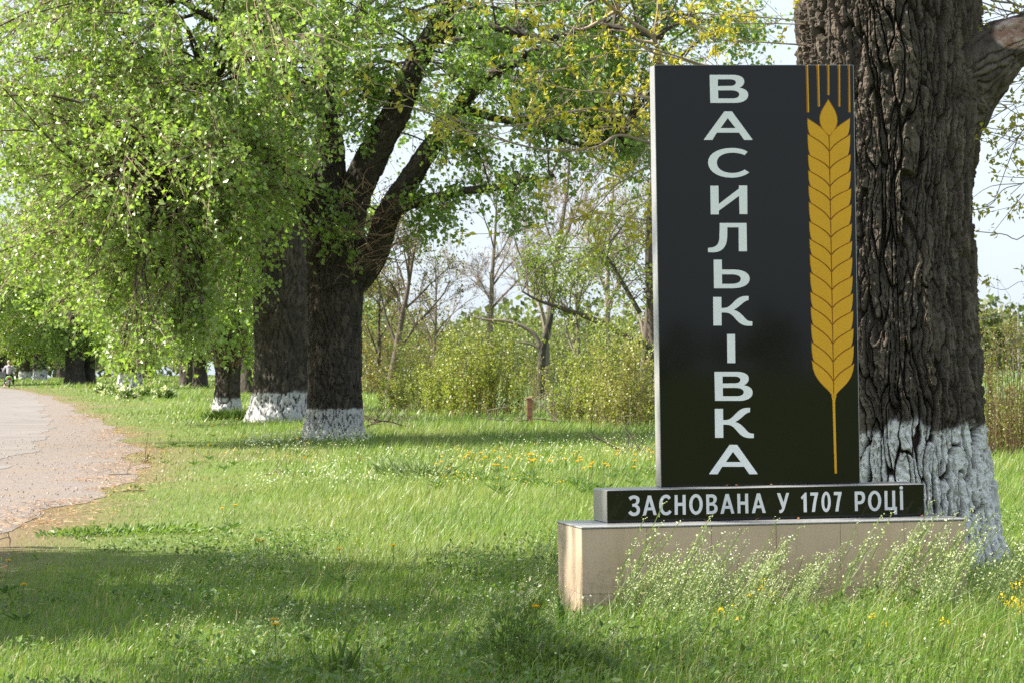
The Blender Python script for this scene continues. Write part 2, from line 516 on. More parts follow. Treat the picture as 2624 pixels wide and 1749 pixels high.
def spaced(lo, hi, c, fine, n):
    t = np.linspace(-1, 1, n)
    s = np.sinh(t * 5.2) / math.sinh(5.2)
    return np.where(s < 0, c + s * (c - lo), c + s * (hi - c))
gx = np.unique(np.concatenate([np.arange(-40, 30.1, 1.25), spaced(-2500, 2500, 0, 1, 90)]))
gy = np.unique(np.concatenate([np.arange(-10, 130.1, 1.25), np.arange(130, 320, 4.0), spaced(-2500, 2500, 60, 1, 90)]))
X, Y = np.meshgrid(gx, gy)
Z = gh(X, Y)
nx, ny = len(gx), len(gy)
ii = (np.arange(ny - 1)[:, None] * nx + np.arange(nx - 1)[None, :]).ravel()
Q = np.stack([ii, ii + 1, ii + nx + 1, ii + nx], -1)
Vg = np.stack([X.ravel(), Y.ravel(), Z.ravel()], -1)
def dryness(x, y):
    d = x - xg(y)
    n1 = fbm(x * 0.55, y * 0.22, 3.0, 5, 3)
    v = np.clip(1.15 - d / 0.9 + (n1 - 0.5) * 2.2, 0, 1) * (d > -2)
    v2 = np.clip((fbm(x * 0.5 + 9, y * 0.16, 1.0, 11, 3) - 0.60) * 5, 0, 0.45) * np.clip(1 - (d - 1) / 4.0, 0, 1)
    return np.clip(np.maximum(v, v2), 0, 1)
link('ground', mesh_np('ground', Vg, Q, None, True, {'dry': dryness(Vg[:, 0], Vg[:, 1])}), MAT['ground'], kind='structure')

def strip(name, ys, fl, fr, dz, mat, nc=9, jag=0.0, crown=0.0):
    t = np.linspace(0, 1, nc)
    rows = []
    for y in ys:
        a, b = float(fl(y)), float(fr(y))
        if jag:
            b += jag * (fbm(y * 0.28, 2.0, 0, 3, 4) - 0.5) * 2
        x = a + (b - a) * t
        z = gh(x, np.full(nc, y)) + dz + crown * np.sin(math.pi * t)
        rows.append(np.stack([x, np.full(nc, y), z], -1))
    V = np.vstack(rows); n = len(ys)
    ii = (np.arange(n - 1)[:, None] * nc + np.arange(nc - 1)[None, :]).ravel()
    Q = np.stack([ii, ii + 1, ii + nc + 1, ii + nc], -1)
    return link(name, mesh_np(name, V, Q, None, True), mat, kind='structure')
ys_r = np.concatenate([np.arange(-60, 20, 4), np.arange(20, 130, 0.5), np.arange(130, 420, 3)])
strip('gravel_shoulder', ys_r, lambda y: xa(y) - 1.0, xg, 0.006, MAT['gravel'], 24, 0.5)
strip('road', ys_r, lambda y: xa(y) - ROADW, xa, 0.012, MAT['asphalt'], 24, 0.5, 0.03)
strip('road_verge', ys_r, lambda y: xa(y) - ROADW - 1.4, lambda y: xa(y) - ROADW + 0.4, 0.016, MAT['gravel'], 5)
ys_f = np.concatenate([np.arange(120, 330, 6), np.arange(330, 760, 20)])
strip('field', ys_f, lambda y: -2.0 + (y - 120) * 0.02, lambda y: 260.0, 0.02, MAT['crop'], 60)
# ------------------------------------------------------------------ the monument sign
TILE = 0.4
YAW = 0.1527
cyw, syw = math.cos(YAW), math.sin(YAW)
ORG = np.array([1.00175 * TILE, 49.32778 * TILE, CAMZ - 2.32135 * TILE])     # top front left corner of the pedestal
UA, VA = np.array([cyw, syw, 0]), np.array([-syw, cyw, 0])
PW, PD = 5.98 * TILE, 2.2 * TILE
mon = thing('monument_sign', 'tall black granite village name sign with a gold wheat ear on a beige tiled pedestal', 'sign',
            tuple(ORG * np.array([1, 1, 0])), YAW)
ZT = ORG[2]
def plane_uv(px, py, voff, src=False):
    """photo pixel -> (u, z) on the plane v = voff of the monument"""
    if src: px, py = px / KPX, py / KPX
    v = ray(px, py); o = np.array([0, 0, CAMZ])
    q = ORG + VA * voff
    t = ((q - o) @ VA) / (v @ VA)
    h = o + v * t - q
    return float(h @ UA), float(h[2] + ORG[2])

# pedestal: dark core, separate tiles, grey slab on top
core = MB(); core.box(0.012, 0.012, -0.12, PW - 0.012, PD - 0.012, ZT - 0.022)
ped = core.build('pedestal', MAT['grout'], mon)
g_ = 0.0009
row1 = ZT - 1.014 * TILE
def tile(x0, y0, z0, x1, y1, z1):
    b = MB(); b.box(x0, y0, z0, x1, y1, z1, 0.0012)
    b.build('tile', MAT['tile'], ped)
us = [0, 1, 2, 3, 4, 5, 5.98]
for (za, zb) in ((row1, ZT - 0.014), (-0.12, row1)):
    for i in range(6):
        o = RNG.uniform(-0.0012, 0.0012)
        tile(us[i] * TILE + g_, o, za + g_, us[i + 1] * TILE - g_, 0.011, zb - g_)
    for (ya, yb) in ((0.013, 1.1 * TILE), (1.1 * TILE, PD - 0.013)):
        o = RNG.uniform(-0.001, 0.001)
        tile(o, ya + g_, za + g_, 0.011, yb - g_, zb - g_)
        tile(PW - 0.011, ya + g_, za + g_, PW - o, yb - g_, zb - g_)
slab = MB(); slab.box(-0.004, -0.005, ZT - 0.012, PW + 0.004, PD + 0.004, ZT, 0.003)
slab.build('pedestal_top', MAT['grey_granite'], mon)

# base block with the founding line
BXL, BXR, BH, BO, BD = 0.5755 * TILE, 5.6065 * TILE, 0.506 * TILE, 0.977 * TILE, 1.19 * TILE
def slab_block(name, x0, y0, z0, x1, y1, z1, front_t, parent):
    """a grey granite body with a polished black face plate on its front"""
    b = MB(); b.box(x0, y0 + front_t, z0, x1, y1, z1, 0.004)
    o = b.build(name, MAT['grey_granite'], parent)
    f = MB(); f.box(x0 + 0.002, y0, z0 + 0.002, x1 - 0.002, y0 + front_t + 0.003, z1 - 0.003, 0.002)
    f.build('polished_face', MAT['granite'], o)
    return o
base = slab_block('base_block', BXL, BO, ZT + 0.001, BXR, BO + BD, ZT + BH, 0.012, mon)
# stele
SXL, SXR, STZ, SO, SDP = 1.5803 * TILE, 4.7863 * TILE, 7.1107 * TILE, 1.76 * TILE, 0.40 * TILE
stele = slab_block('stele', SXL, SO, ZT + BH + 0.001, SXR, SO + SDP, ZT + STZ, 0.014, mon)
# thin pale arris along the face of the stele
ar = MB()
ar.box(SXL - 0.001, SO + 0.0005, ZT + BH + 0.002, SXL + 0.003, SO + 0.013, ZT + STZ - 0.001)
ar.box(SXR - 0.003, SO + 0.0005, ZT + BH + 0.002, SXR + 0.001, SO + 0.013, ZT + STZ - 0.001)
ar.box(SXL + 0.003, SO + 0.0005, ZT + STZ - 0.0035, SXR - 0.003, SO + 0.013, ZT + STZ - 0.0002)
ar.build('face_edge', MAT['grey_granite'], stele)

def svg(path, n=7):
    tok = path.replace(',', ' ').replace('Z', ' Z ').replace('M', ' M ').replace('L', ' L ').replace('C', ' C ').replace('Q', ' Q ').split()
    out, cmd, i, cur = [], None, 0, None
    while i < len(tok):
        if tok[i] in 'MLCQZ':
            cmd = tok[i]; i += 1
            if cmd == 'Z': break
        k = {'M': 1, 'L': 1, 'Q': 2, 'C': 3}[cmd]
        pts = [np.array([float(tok[i + 2 * j]), float(tok[i + 2 * j + 1])]) for j in range(k)]
        i += 2 * k
        if k == 1: out.append(pts[0])
        else:
            P = [cur] + pts
            for t in np.linspace(0, 1, n + 1)[1:]:
                if k == 2: q = (1 - t) ** 2 * P[0] + 2 * t * (1 - t) * P[1] + t * t * P[2]
                else: q = (1 - t) ** 3 * P[0] + 3 * t * (1 - t) ** 2 * P[1] + 3 * t * t * (1 - t) * P[2] + t ** 3 * P[3]
                out.append(q)
        cur = pts[-1]
        if cmd == 'M': cmd = 'L'
    if np.linalg.norm(out[0] - out[-1]) < 1e-6: out.pop()
    return np.array(out)
def ell(cx, cy, rx, ry, n=28):
    t = np.arange(n) * 2 * math.pi / n
    return np.stack([cx + rx * np.cos(t), cy + ry * np.sin(t)], -1)

def plate(name, islands, mapper, y_front, y_back, mat, parent, bevel=0.0):
    """islands: list of (outline, [holes]) in source px; mapper px->(u,z). Extruded from y_back to y_front (front is smaller y)."""
    b = MB()
    for outl, holes in islands:
        loops = [np.array([mapper(*q) for q in lp]) for lp in [outl] + holes]
        fl = [[Vector((q[0], 0, q[1])) for q in lp] for lp in loops]
        tris = tessellate_polygon(fl)
        allp = np.vstack(loops); nn = len(allp)
        if bevel and not holes:
            c = np.array(loops[0]); d1 = np.roll(c, -1, 0) - c; d0 = c - np.roll(c, 1, 0)
            def nrm(d):
                q = np.stack([d[:, 1], -d[:, 0]], -1); return q / (np.linalg.norm(q, axis=1)[:, None] + 1e-9)
            nv = nrm(d0) + nrm(d1); nv /= np.linalg.norm(nv, axis=1)[:, None] + 1e-9
            area = 0.5 * np.sum(c[:, 0] * np.roll(c[:, 1], -1) - np.roll(c[:, 0], -1) * c[:, 1])
            if area < 0: nv = -nv
            front = c - nv * bevel
        else:
            front = allp
        Vf = np.stack([front[:, 0], np.full(nn, y_front), front[:, 1]], -1)
        Vb = np.stack([allp[:, 0], np.full(nn, y_back), allp[:, 1]], -1)
        T = []
        for t in tris:
            a_, b_, c_ = (Vf[k] for k in t)
            nrmy = np.cross(b_ - a_, c_ - a_)[1]
            T.append(list(t) if nrmy < 0 else [t[0], t[2], t[1]])
        Qs = []; o0 = 0
        for lp in loops:
            k = len(lp); j = np.arange(k); j2 = (j + 1) % k
            Qs.append(np.stack([o0 + j, o0 + j2, nn + o0 + j2, nn + o0 + j], -1)); o0 += k
        b.add(np.vstack([Vf, Vb]), np.vstack(Qs), np.array(T))
    return b.build(name, mat, parent)

def zoom_map(x0, y0, sc, voff):
    return lambda x, y: plane_uv(x0 + x / sc, y0 + y / sc, voff, True)
G_V = ["M150,132 Q150,127 156,127 L385,127 C460,129 500,155 498,195 C498,225 475,245 450,257 C505,265 540,290 538,332 C536,380 480,410 400,409 L162,409 Q157,409 157,404 Z",
       "M233,172 L360,172 C400,174 415,190 414,205 C412,225 395,238 360,238 L233,240 Z", "M235,283 L370,283 C420,285 448,300 448,325 C446,350 420,364 380,364 L237,364 Z"]
G_A = ["M298,494 L374,494 L580,775 Q580,781 574,781 L497,781 L445,708 L222,708 L178,781 L96,781 Q92,779 94,774 Z", "M332,562 L411,662 L260,662 Z"]
G_S = ["M531,900 L501,934 C470,918 425,909 378,909 C290,909 222,945 222,1008 C222,1075 290,1113 380,1113 C425,1113 465,1101 501,1078 L548,1106 C510,1140 440,1160 370,1160 C230,1160 134,1095 134,1005 C134,920 235,861 375,861 C440,861 500,878 531,900 Z"]
G_I = ["M157,1240 L239,1240 L241,1424 L444,1270 L444,1238 L527,1238 L529,1525 L450,1525 L446,1342 L242,1492 L242,1528 L161,1528 Z"]
G_L = ["M251,85 L521,85 L525,369 L443,369 L441,129 L328,129 L327,220 C325,320 280,380 185,380 L134,378 L134,336 L160,333 C220,330 249,290 249,220 Z"]
G_M = ["M190,453 L272,453 L274,553 L400,553 C490,555 553,590 553,645 C550,710 480,741 370,741 L194,741 Z", "M274,601 L380,601 C430,603 463,620 463,647 C462,680 430,695 370,697 L275,697 Z"]
G_K = ["M185,828 L268,828 L269,939 C310,940 330,936 355,915 C400,880 430,818 515,818 L541,818 L541,860 C490,865 460,925 392,957 C440,970 470,1000 500,1035 C530,1068 540,1072 579,1073 L579,1116 L540,1117 C450,1115 425,1060 385,1020 C350,987 330,983 270,984 L271,1114 L188,1114 Z"]
G_II = ["M325,1199 L405,1199 L408,1486 L328,1486 Z"]
r1 = (1780, 160, 3.92); r2 = (1780, 550, 3.92)
def rebox(paths, box):
    P = [svg(q) for q in paths]
    lo, hi = P[0].min(0), P[0].max(0)
    b0, b1 = np.array(box[:2]), np.array(box[2:])
    return [b0 + (q - lo) / (hi - lo) * (b1 - b0) for q in P]
ident = lambda v: (lambda x, y: plane_uv(x, y, v, True))
letters = [(G_V, r1), (G_A, r1), (G_S, r1), (G_I, r1), (G_L, r2), (G_M, r2), (G_K, r2), (G_II, r2)]
for g, r in letters:
    P = [svg(q) for q in g]
    plate('letter', [(P[0], P[1:])], zoom_map(*r, SO), SO - 0.0022, SO + 0.002, MAT['letter'], stele)
for g, bx in ((G_V, (1830.4, 951.4, 1928.5, 1025.6)), (G_K, (1831.5, 1043.5, 1931.5, 1121)), (G_A, (1817.4, 1138.2, 1941, 1213.5))):
    P = rebox(g, bx)
    plate('letter', [(P[0], P[1:])], ident(SO), SO - 0.0022, SO + 0.002, MAT['letter'], stele)

r6 = (1580, 1230, 5.6024); r7 = (1960, 1220, 5.6024)
A6 = lambda d, e: [f"M{447+d},{213+e} L{494+d},{212+e} L{576+d},{493+e} L{531+d},{494+e} L{514+d},{424+e} L{440+d},{425+e} L{420+d},{497+e} L{376+d},{498+e} Z", f"M{469+d},{295+e} L{497+d},{384+e} L{447+d},{385+e} Z"]
small = [
 (r6, ["M172,245 C190,222 220,210 255,211 C305,213 330,240 329,280 C328,312 312,335 290,347 C318,358 337,385 336,425 C334,475 300,508 250,508 C212,508 185,490 168,460 L203,427 C215,448 230,460 252,460 C278,460 290,445 290,420 C290,390 270,373 235,373 L225,372 L225,333 L240,332 C268,328 283,312 283,288 C283,265 268,256 250,257 C230,258 213,268 200,285 Z"]),
 (r6, A6(0, 0)),
 (r6, ["M777,245 L747,272 C735,255 725,246 707,246 C675,247 655,290 655,348 C655,410 675,450 708,451 C730,451 745,438 757,420 L789,445 C770,480 745,498 706,497 C645,495 611,430 611,347 C611,262 650,200 712,200 C742,200 763,216 777,245 Z"]),
 (r6, ["M832,207 L875,206 L877,317 L946,316 L946,204 L990,203 L993,487 L950,487 L948,361 L878,362 L878,488 L834,489 Z"]),
 (r6, [ell(1139, 340, 97, 149), ell(1139, 340, 52, 103)]),
 (r6, ["M1285,198 L1370,196 C1415,197 1440,230 1437,270 C1434,300 1420,318 1400,332 C1430,342 1450,365 1450,400 C1448,450 1415,478 1365,479 L1290,480 Z", "M1328,240 L1360,240 C1385,242 1393,255 1392,275 C1390,300 1375,313 1355,314 L1329,315 Z", "M1329,358 L1365,357 C1395,358 1405,375 1404,397 C1402,425 1385,436 1360,437 L1331,438 Z"]),
 (r6, A6(1115, -22)),
 (r6, ["M1730,189 L1773,188 L1775,300 L1844,299 L1843,186 L1886,185 L1892,468 L1849,468 L1846,344 L1776,345 L1779,468 L1737,469 Z"]),
 (r6, A6(1565, -31)),
 (r7, ["M172,235 L217,233 L268,368 L305,232 L347,231 L292,425 C275,490 255,522 218,521 L207,518 L208,478 L222,478 C235,477 242,465 248,450 Z"]),
 (r7, ["M515,297 L565,240 Q570,228 580,227 L597,226 L602,508 L558,509 L552,295 L535,328 Z"]),
 (r7, ["M651,226 L763,224 L763,250 C745,310 730,400 719,503 L675,504 C685,420 697,340 713,270 L652,271 Z"]),
 (r7, [ell(878, 360, 67, 147), ell(878, 360, 28, 103)]),
 (r7, ["M989,217 L1100,216 L1100,245 C1080,310 1065,400 1055,497 L1012,498 C1022,410 1036,330 1051,263 L990,264 Z"]),
 (r7, ["M1287,212 L1375,210 C1420,212 1440,250 1438,300 C1436,355 1410,392 1365,393 L1332,394 L1335,492 L1293,493 Z", "M1329,257 L1360,256 C1385,258 1395,275 1394,302 C1392,335 1380,349 1360,350 L1330,351 Z"]),
 (r7, [ell(1575, 347, 95, 147), ell(1575, 347, 51, 104)]),
 (r7, ["M1715,203 L1757,202 L1760,438 L1829,436 L1826,199 L1868,198 L1871,432 L1895,432 L1897,538 L1857,540 L1856,477 L1721,479 Z"]),
]
for r, g in small:
    P = [svg(q) if isinstance(q, str) else q for q in g]
    plate('letter', [(P[0], P[1:])], zoom_map(*r, BO), BO - 0.0018, BO + 0.002, MAT['letter_small'], base)
plate('letter', [(svg("M1937,198 L1979,197 L1985,474 L1943,476 Z"), []), (ell(1957, 159, 25, 26, 20), [])], zoom_map(*r7, BO), BO - 0.0018, BO + 0.002, MAT['letter_small'], base)

# wheat ear: painted relief; each grain, awn and the stem its own piece over a darker groove plate
LT = [672, 850, 1078, 1255, 1425, 1606, 1824, 2019, 2192, 2392, 2609, 2776, 2967, 3169, 3368]
RT = [672, 855, 1075, 1262, 1455, 1636, 1849, 2044, 2224, 2434, 2629, 2821, 3016, 3202, 3404]
JT = [870, 1040, 1235, 1430, 1590, 1804, 1999, 2194, 2384, 2584, 2789, 2974, 3182, 3382, 3593, 3800]
xc_ = lambda y: 366 + (y - 880) * 0.0182
xl_ = lambda y: 125 + (y - 672) * 0.0185
xr_ = lambda y: 600 + (y - 672) * 0.0166
wm = zoom_map(2040, 150, 4.3556, SO)
GAP = 4
def grain_path(side, k, grow=0.0):
    T = np.array([xl_(LT[k]) if side < 0 else xr_(RT[k]), (LT if side < 0 else RT)[k]])
    gap = GAP
    c0 = np.array([xc_(JT[k]) + side * gap, JT[k] + 6.0]); c1 = np.array([xc_(JT[k + 1]) + side * gap, JT[k + 1] - 12.0])
    w = abs(c0[0] - T[0]); h = c0[1] - T[1]
    def bez(P, n=8): 
        t = np.linspace(0, 1, n + 1)[:, None]
        return (1 - t) ** 3 * P[0] + 3 * t * (1 - t) ** 2 * P[1] + 3 * t * t * (1 - t) * P[2] + t ** 3 * P[3]
    s = -side    # towards the centre
    top = bez([T, T + [s * 0.45 * w, 0.33 * h], c0 + [-s * 0.18 * w, -0.42 * h], c0])
    H = c1[1] - T[1]
    if k == len(LT) - 1:
        bot = bez([c1, c1 + [-s * 0.2 * w, -0.32 * H], T + [s * 0.05 * w, 0.62 * H], T])
    else:
        yn = (LT if side < 0 else RT)[k + 1]
        E_ = np.array([T[0] + s * 0.13 * w, yn + 10.0])
        b1 = bez([c1, np.array([c1[0] - s * 0.17 * w, c1[1] - 0.40 * (c1[1] - yn)]), np.array([E_[0] + s * 0.30 * w, E_[1] + 0.24 * (c1[1] - yn)]), E_], 6)
        b2 = bez([E_, np.array([T[0] + s * 0.045 * w, yn - 14.0]), np.array([T[0] - s * 0.005 * w, T[1] + 0.5 * (yn - T[1])]), T], 5)
        bot = np.vstack([b1[:-1], b2])
    return np.vstack([top, bot[:-1]])
ear = MB()
outL, outR = [], []
back = []
for side in (-1, 1):
    for k in range(15):
        P = grain_path(side, k)
        c = P.mean(0)
        Pg = c + (P - c) * np.array([1.05, 1.06]) + np.array([side * -2.5, 0])
        back.append(Pg)
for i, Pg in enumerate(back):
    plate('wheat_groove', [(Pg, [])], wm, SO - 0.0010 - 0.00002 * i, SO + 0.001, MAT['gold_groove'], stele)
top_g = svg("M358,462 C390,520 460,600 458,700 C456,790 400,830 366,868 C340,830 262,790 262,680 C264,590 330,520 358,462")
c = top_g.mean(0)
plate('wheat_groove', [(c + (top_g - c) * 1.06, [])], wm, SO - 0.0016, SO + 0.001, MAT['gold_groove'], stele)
plate('wheat_grain', [(top_g, [])], wm, SO - 0.007, SO - 0.0005, MAT['gold'], stele, 0.0022)
for side in (-1, 1):
    for k in range(15):
        plate('wheat_grain', [(grain_path(side, k), [])], wm, SO - 0.007, SO - 0.0005, MAT['gold'], stele, 0.0022)
wm5 = zoom_map(2040, 850, 3.922, SO)
plate('wheat_stem', [(svg("M345,640 L372,690 L380,720 L393,720 L411,1420 L386,1420 L365,720 C362,690 350,665 340,650 Z") if False else svg("M352,640 C372,600 392,600 408,640 C396,665 393,690 393,720 L411,1420 L386,1420 L365,720 C365,690 362,665 352,640 Z"), [])], wm5, SO - 0.004, SO + 0.001, MAT['gold'], stele, 0.002)
for q in ((108, 134, 118, 147, 605), (228, 257, 240, 267, 542), (346, 370, 347, 373, 412), (467, 492, 469, 494, 542), (580, 600, 582, 607, 604)):
    a0, a1, b0, b1, yb = q
    plate('wheat_awn', [(np.array([[a0, 76], [a1, 76], [b1, yb], [b0, yb]], float), [])], wm, SO - 0.003, SO + 0.001, MAT['gold'], stele, 0.0025)
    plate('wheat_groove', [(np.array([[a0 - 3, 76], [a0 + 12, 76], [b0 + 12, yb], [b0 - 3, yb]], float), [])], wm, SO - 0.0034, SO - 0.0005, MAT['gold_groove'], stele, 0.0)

# ------------------------------------------------------------------ trees
def bark_tube(P, nu, nv, amp, cw, ch, seed, flare=None, paint=None, bare=None, lump=0.05, front=0.0):
    """P rows x,y,z,r -> bark covered tube. Returns V, Q, paint, bare."""
    C = curve(P, nv); ctr, rad = C[:, :3], np.maximum(C[:, 3], 0.004)
    t = np.gradient(ctr, axis=0); t /= np.linalg.norm(t, axis=1)[:, None]
    a = np.zeros_like(t); 
    ref = np.array([0.0, -1, 0.0])
    for i in range(nv):
        ref = ref - t[i] * (ref @ t[i]); ref /= np.linalg.norm(ref); a[i] = ref
    b = np.cross(t, a)
    L = np.concatenate([[0], np.cumsum(np.linalg.norm(np.diff(ctr, axis=0), axis=1))])
    th = np.arange(nu) * 2 * math.pi / nu
    if front: th = th - front * np.sin(th)
    TH, LL = np.meshgrid(th, L)
    rr = np.broadcast_to(rad[:, None], TH.shape)
    r_ref = float(np.median(rad))
    per = 2 * math.pi * r_ref
    # low lumps
    cx, sx = np.cos(TH), np.sin(TH)
    low = (fbm(cx * 1.3 + 5, sx * 1.3, LL * 0.55 / max(r_ref, .1) * .5, seed, 3) - 0.5) * 2 * lump
    # fluted, cracked bark
    s = TH / (2 * math.pi) * per
    nper = max(6, int(round(per / cw)))
    q_ = r_ref / cw
    wx = (vnoise(cx * q_ * .45, sx * q_ * .45, LL / (ch * 1.2), seed + 3) - 0.5) * 2.2 \
        + (vnoise(cx * q_, sx * q_, LL / (ch * 0.36), seed + 4) - 0.5) * 0.85 \
        + (vnoise(cx * q_ * 2.4, sx * q_ * 2.4, LL / (ch * 0.10), seed + 6) - 0.5) * 0.26
    U = TH / (2 * math.pi) * nper + wx
    wy = 1.1 * (vnoise(cx * q_ * .8, sx * q_ * .8, LL / (ch * .8), seed + 5) - 0.5)
    e, rid = voronoi_edge(U, LL / ch + wy, nper, seed + 9)
    gap = 0.07 + 0.20 * fbm(cx * q_ * .4, sx * q_ * .4, LL / (ch * 1.2), seed + 13, 2)
    e = e + 0.10 * (fbm(cx * q_ * 3, sx * q_ * 3, LL / 0.05, seed + 23, 2) - 0.5)
    h = sstep(0.0, gap, e) * (0.62 + 0.5 * rid)
    e2, rid2 = voronoi_edge(U * 2 + 0.9 * wx + 3.3, LL / (ch * 0.55) - wy, nper * 2, seed + 21)
    h = h * (0.72 + 0.24 * sstep(0.0, 0.22, e2) + 0.14 * rid2)
    fl_ = fbm(cx * r_ref / 0.05, sx * r_ref / 0.05, LL / 0.09, seed + 31, 4)
    h = h + 0.34 * (np.floor(fl_ * 11) / 11 - 0.5)
    h = h + 0.16 * (fbm(cx * r_ref / 0.014, sx * r_ref / 0.014, LL / 0.10, seed + 8, 3) - 0.5) + 0.20 * (fbm(cx * r_ref / 0.04, sx * r_ref / 0.04, LL / 0.028, seed + 18, 3) - 0.5)
    disp = rr * (1 + low) + amp * (h - 0.75)
    if flare is not None:
        disp = disp + flare(TH, LL, rr)
    V = ctr[:, None, :] + disp[..., None] * (np.cos(TH)[..., None] * a[:, None, :] + np.sin(TH)[..., None] * b[:, None, :])
    V = V.reshape(-1, 3)
    i = np.arange(nv - 1)[:, None] * nu; j = np.arange(nu)[None, :]; j2 = (j + 1) % nu
    Q = np.stack([i + j, i + j2, i + nu + j2, i + nu + j], -1).reshape(-1, 4)
    pa = np.zeros(len(V)) if paint is None else paint(V, h.ravel())
    ba = np.zeros(len(V)) if bare is None else bare(V)
    return V, Q, pa, ba, (0.5 * rid + 0.5 * rid2).ravel()
def bark_part(name, P, mat, parent, nu, nv, amp, cw, ch, seed, **k):
    V, Q, pa, ba, tone = bark_tube(P, nu, nv, amp, cw, ch, seed, **k)
    o0 = np.array(parent.location) if parent is not None else np.zeros(3)
    return link(name, mesh_np(name, V - o0, Q, None, nu < 380, {'paint': pa, 'bare': ba, 'tone': tone}), mat, parent)
def painter(zb, seed, soft=0.05, cut=0.42, wob=0.09):
    def f(V, h):
        n1 = (fbm(V[:, 0] * 5, V[:, 1] * 5, V[:, 2] * 0.8, seed, 4) - 0.5) * 2 * wob
        return sstep(soft, -soft, V[:, 2] - zb - n1) * sstep(cut - 0.14, cut + 0.06, h + 0.15 * (1 - sstep(0, 0.5, (zb - V[:, 2]))) * -1)
    return f
def px_path(rows):
    """rows (px, py, distance, half width in photo px) -> x,y,z,r"""
    out = []
    for px, py, d, hw in rows:
        p = at(px, py, d); out.append([*p, hw * KPX * d / F_PX])
    return np.array(out)

def kites(C, A, Nn, size, fold=0.25, wide=0.42):
    """leaf kites: centre base C, axis A (unit), normal Nn; size per leaf. 2 triangles each."""
    W = np.cross(A, Nn); W /= np.linalg.norm(W, axis=1)[:, None] + 1e-9
    N2 = np.cross(W, A)
    s = size[:, None]
    b = C; tip = C + A * s
    m = C + A * s * 0.38
    l = m + W * s * wide + N2 * s * fold * 0.4
    r = m - W * s * wide + N2 * s * fold * 0.4
    V = np.stack([b, l, tip, r], 1).reshape(-1, 3)
    i = np.arange(len(C))[:, None] * 4
    T = np.concatenate([i + np.array([[0, 2, 1]]), i + np.array([[0, 3, 2]])], 0)
    return V, T
def unit(n, rng):
    v = rng.normal(size=(n, 3)); return v / np.linalg.norm(v, axis=1)[:, None]
def leaf_cols(n, rng, base, var=0.25, yellow=0.12, ycol=(0.26, 0.24, 0.03)):
    c = np.array(base)[None, :] * (1 + rng.uniform(-var, var, (n, 1)))
    y = rng.random(n)[:, None] * yellow * 2
    return c * (1 - y) + np.array(ycol) * y

class Crown:
    """woody skeleton with twigs and leaves, grown from limb nodes to cluster centres"""
    def __init__(s, rng):
        s.rng = rng; s.wood = MB(); s.LV = []; s.LT = []; s.LC = []; s.n = 0
    def leaves(s, C, size, base, var=0.25, yellow=0.12, droop=0.5, wind=0.35, wide=0.42, updir=0.6):
        n = len(C); rng = s.rng
        A = unit(n, rng) + np.array([wind, -0.0, -droop]); A /= np.linalg.norm(A, axis=1)[:, None]
        Nn = unit(n, rng) + np.array([-0.55, -0.25, 0.75]) * updir * 1.3; Nn /= np.linalg.norm(Nn, axis=1)[:, None]
        sz = size * rng.uniform(0.6, 1.2, n)
        V, T = kites(C, A, Nn, sz, wide=wide)
        s.LV.append(V); s.LT.append(T + s.n); s.n += len(V)
        s.LC.append(np.repeat(leaf_cols(n, rng, base, var, yellow), 4, 0))
    def grow(s, nodes, centres, radii, ntw, nlv, size, base, wood_r=0.04, twc=(0.24, 0.19, 0.13), brc=(0.07, 0.055, 0.04), droop=0.35, wind=0.3, tw_r=0.006, yellow=0.12, branch=True, updir=0.6, tuft=0.06):
        rng = s.rng
        allC = []
        for c, r in zip(centres, radii):
            d = np.linalg.norm(nodes - c, axis=1) + np.maximum(0, nodes[:, 2] - c[2]) * 0.4
            P = nodes[np.argsort(d)[rng.integers(0, min(3, len(nodes)))]]
            ln = np.linalg.norm(c - P)
            mid = (P + c) / 2 + np.array([0, 0, 0.12 * ln]) + rng.normal(size=3) * 0.1 * ln
            B = curve(np.array([P, mid, c]), 7)
            if branch:
                s.wood.tube(B, np.linspace(wood_r * min(1.4, 0.4 + ln / 5), tw_r * 1.6, 7), 5, brc, False)
            for k in range(ntw):
                st = B[rng.integers(3, 7)]
                e = c + unit(1, rng)[0] * r * rng.uniform(0.35, 1.0) ** 0.6
                e = e + np.array([wind * 0.4 * r, 0, -droop * r * rng.random()])
                m2 = (st + e) / 2 + rng.normal(size=3) * 0.10 * r + np.array([0, 0, 0.16 * r])
                Tw = curve(np.array([st, m2, e]), 4)
                s.wood.tube(Tw, np.linspace(tw_r, tw_r * 0.4, 4), 3, np.array(twc) * rng.uniform(0.6, 1.25), False)
                tt = rng.uniform(0.25, 1.02, nlv)
                q = tt * 3; i0 = np.clip(q.astype(int), 0, 2); f = (q - i0)[:, None]
                pts = Tw[i0] * (1 - f) + Tw[i0 + 1] * f + rng.normal(size=(nlv, 3)) * tuft
                allC.append(pts)
        s.leaves(np.vstack(allC), size, base, droop=droop + 0.15, wind=wind, yellow=yellow, updir=updir)
    def build(s, parent, leafmat, loc=None, wood_name='branches', leaf_name='foliage'):
        o0 = np.array(parent.location) if loc is None else loc
        if s.wood.n:
            s.wood.V = [v - o0 for v in s.wood.V]
            s.wood.build(wood_name, MAT['twig'], parent, True, 'stuff')
        if s.n:
            link(leaf_name, mesh_np(leaf_name, np.vstack(s.LV) - o0, np.vstack(s.LT), np.vstack(s.LC)), leafmat, parent, kind='stuff')
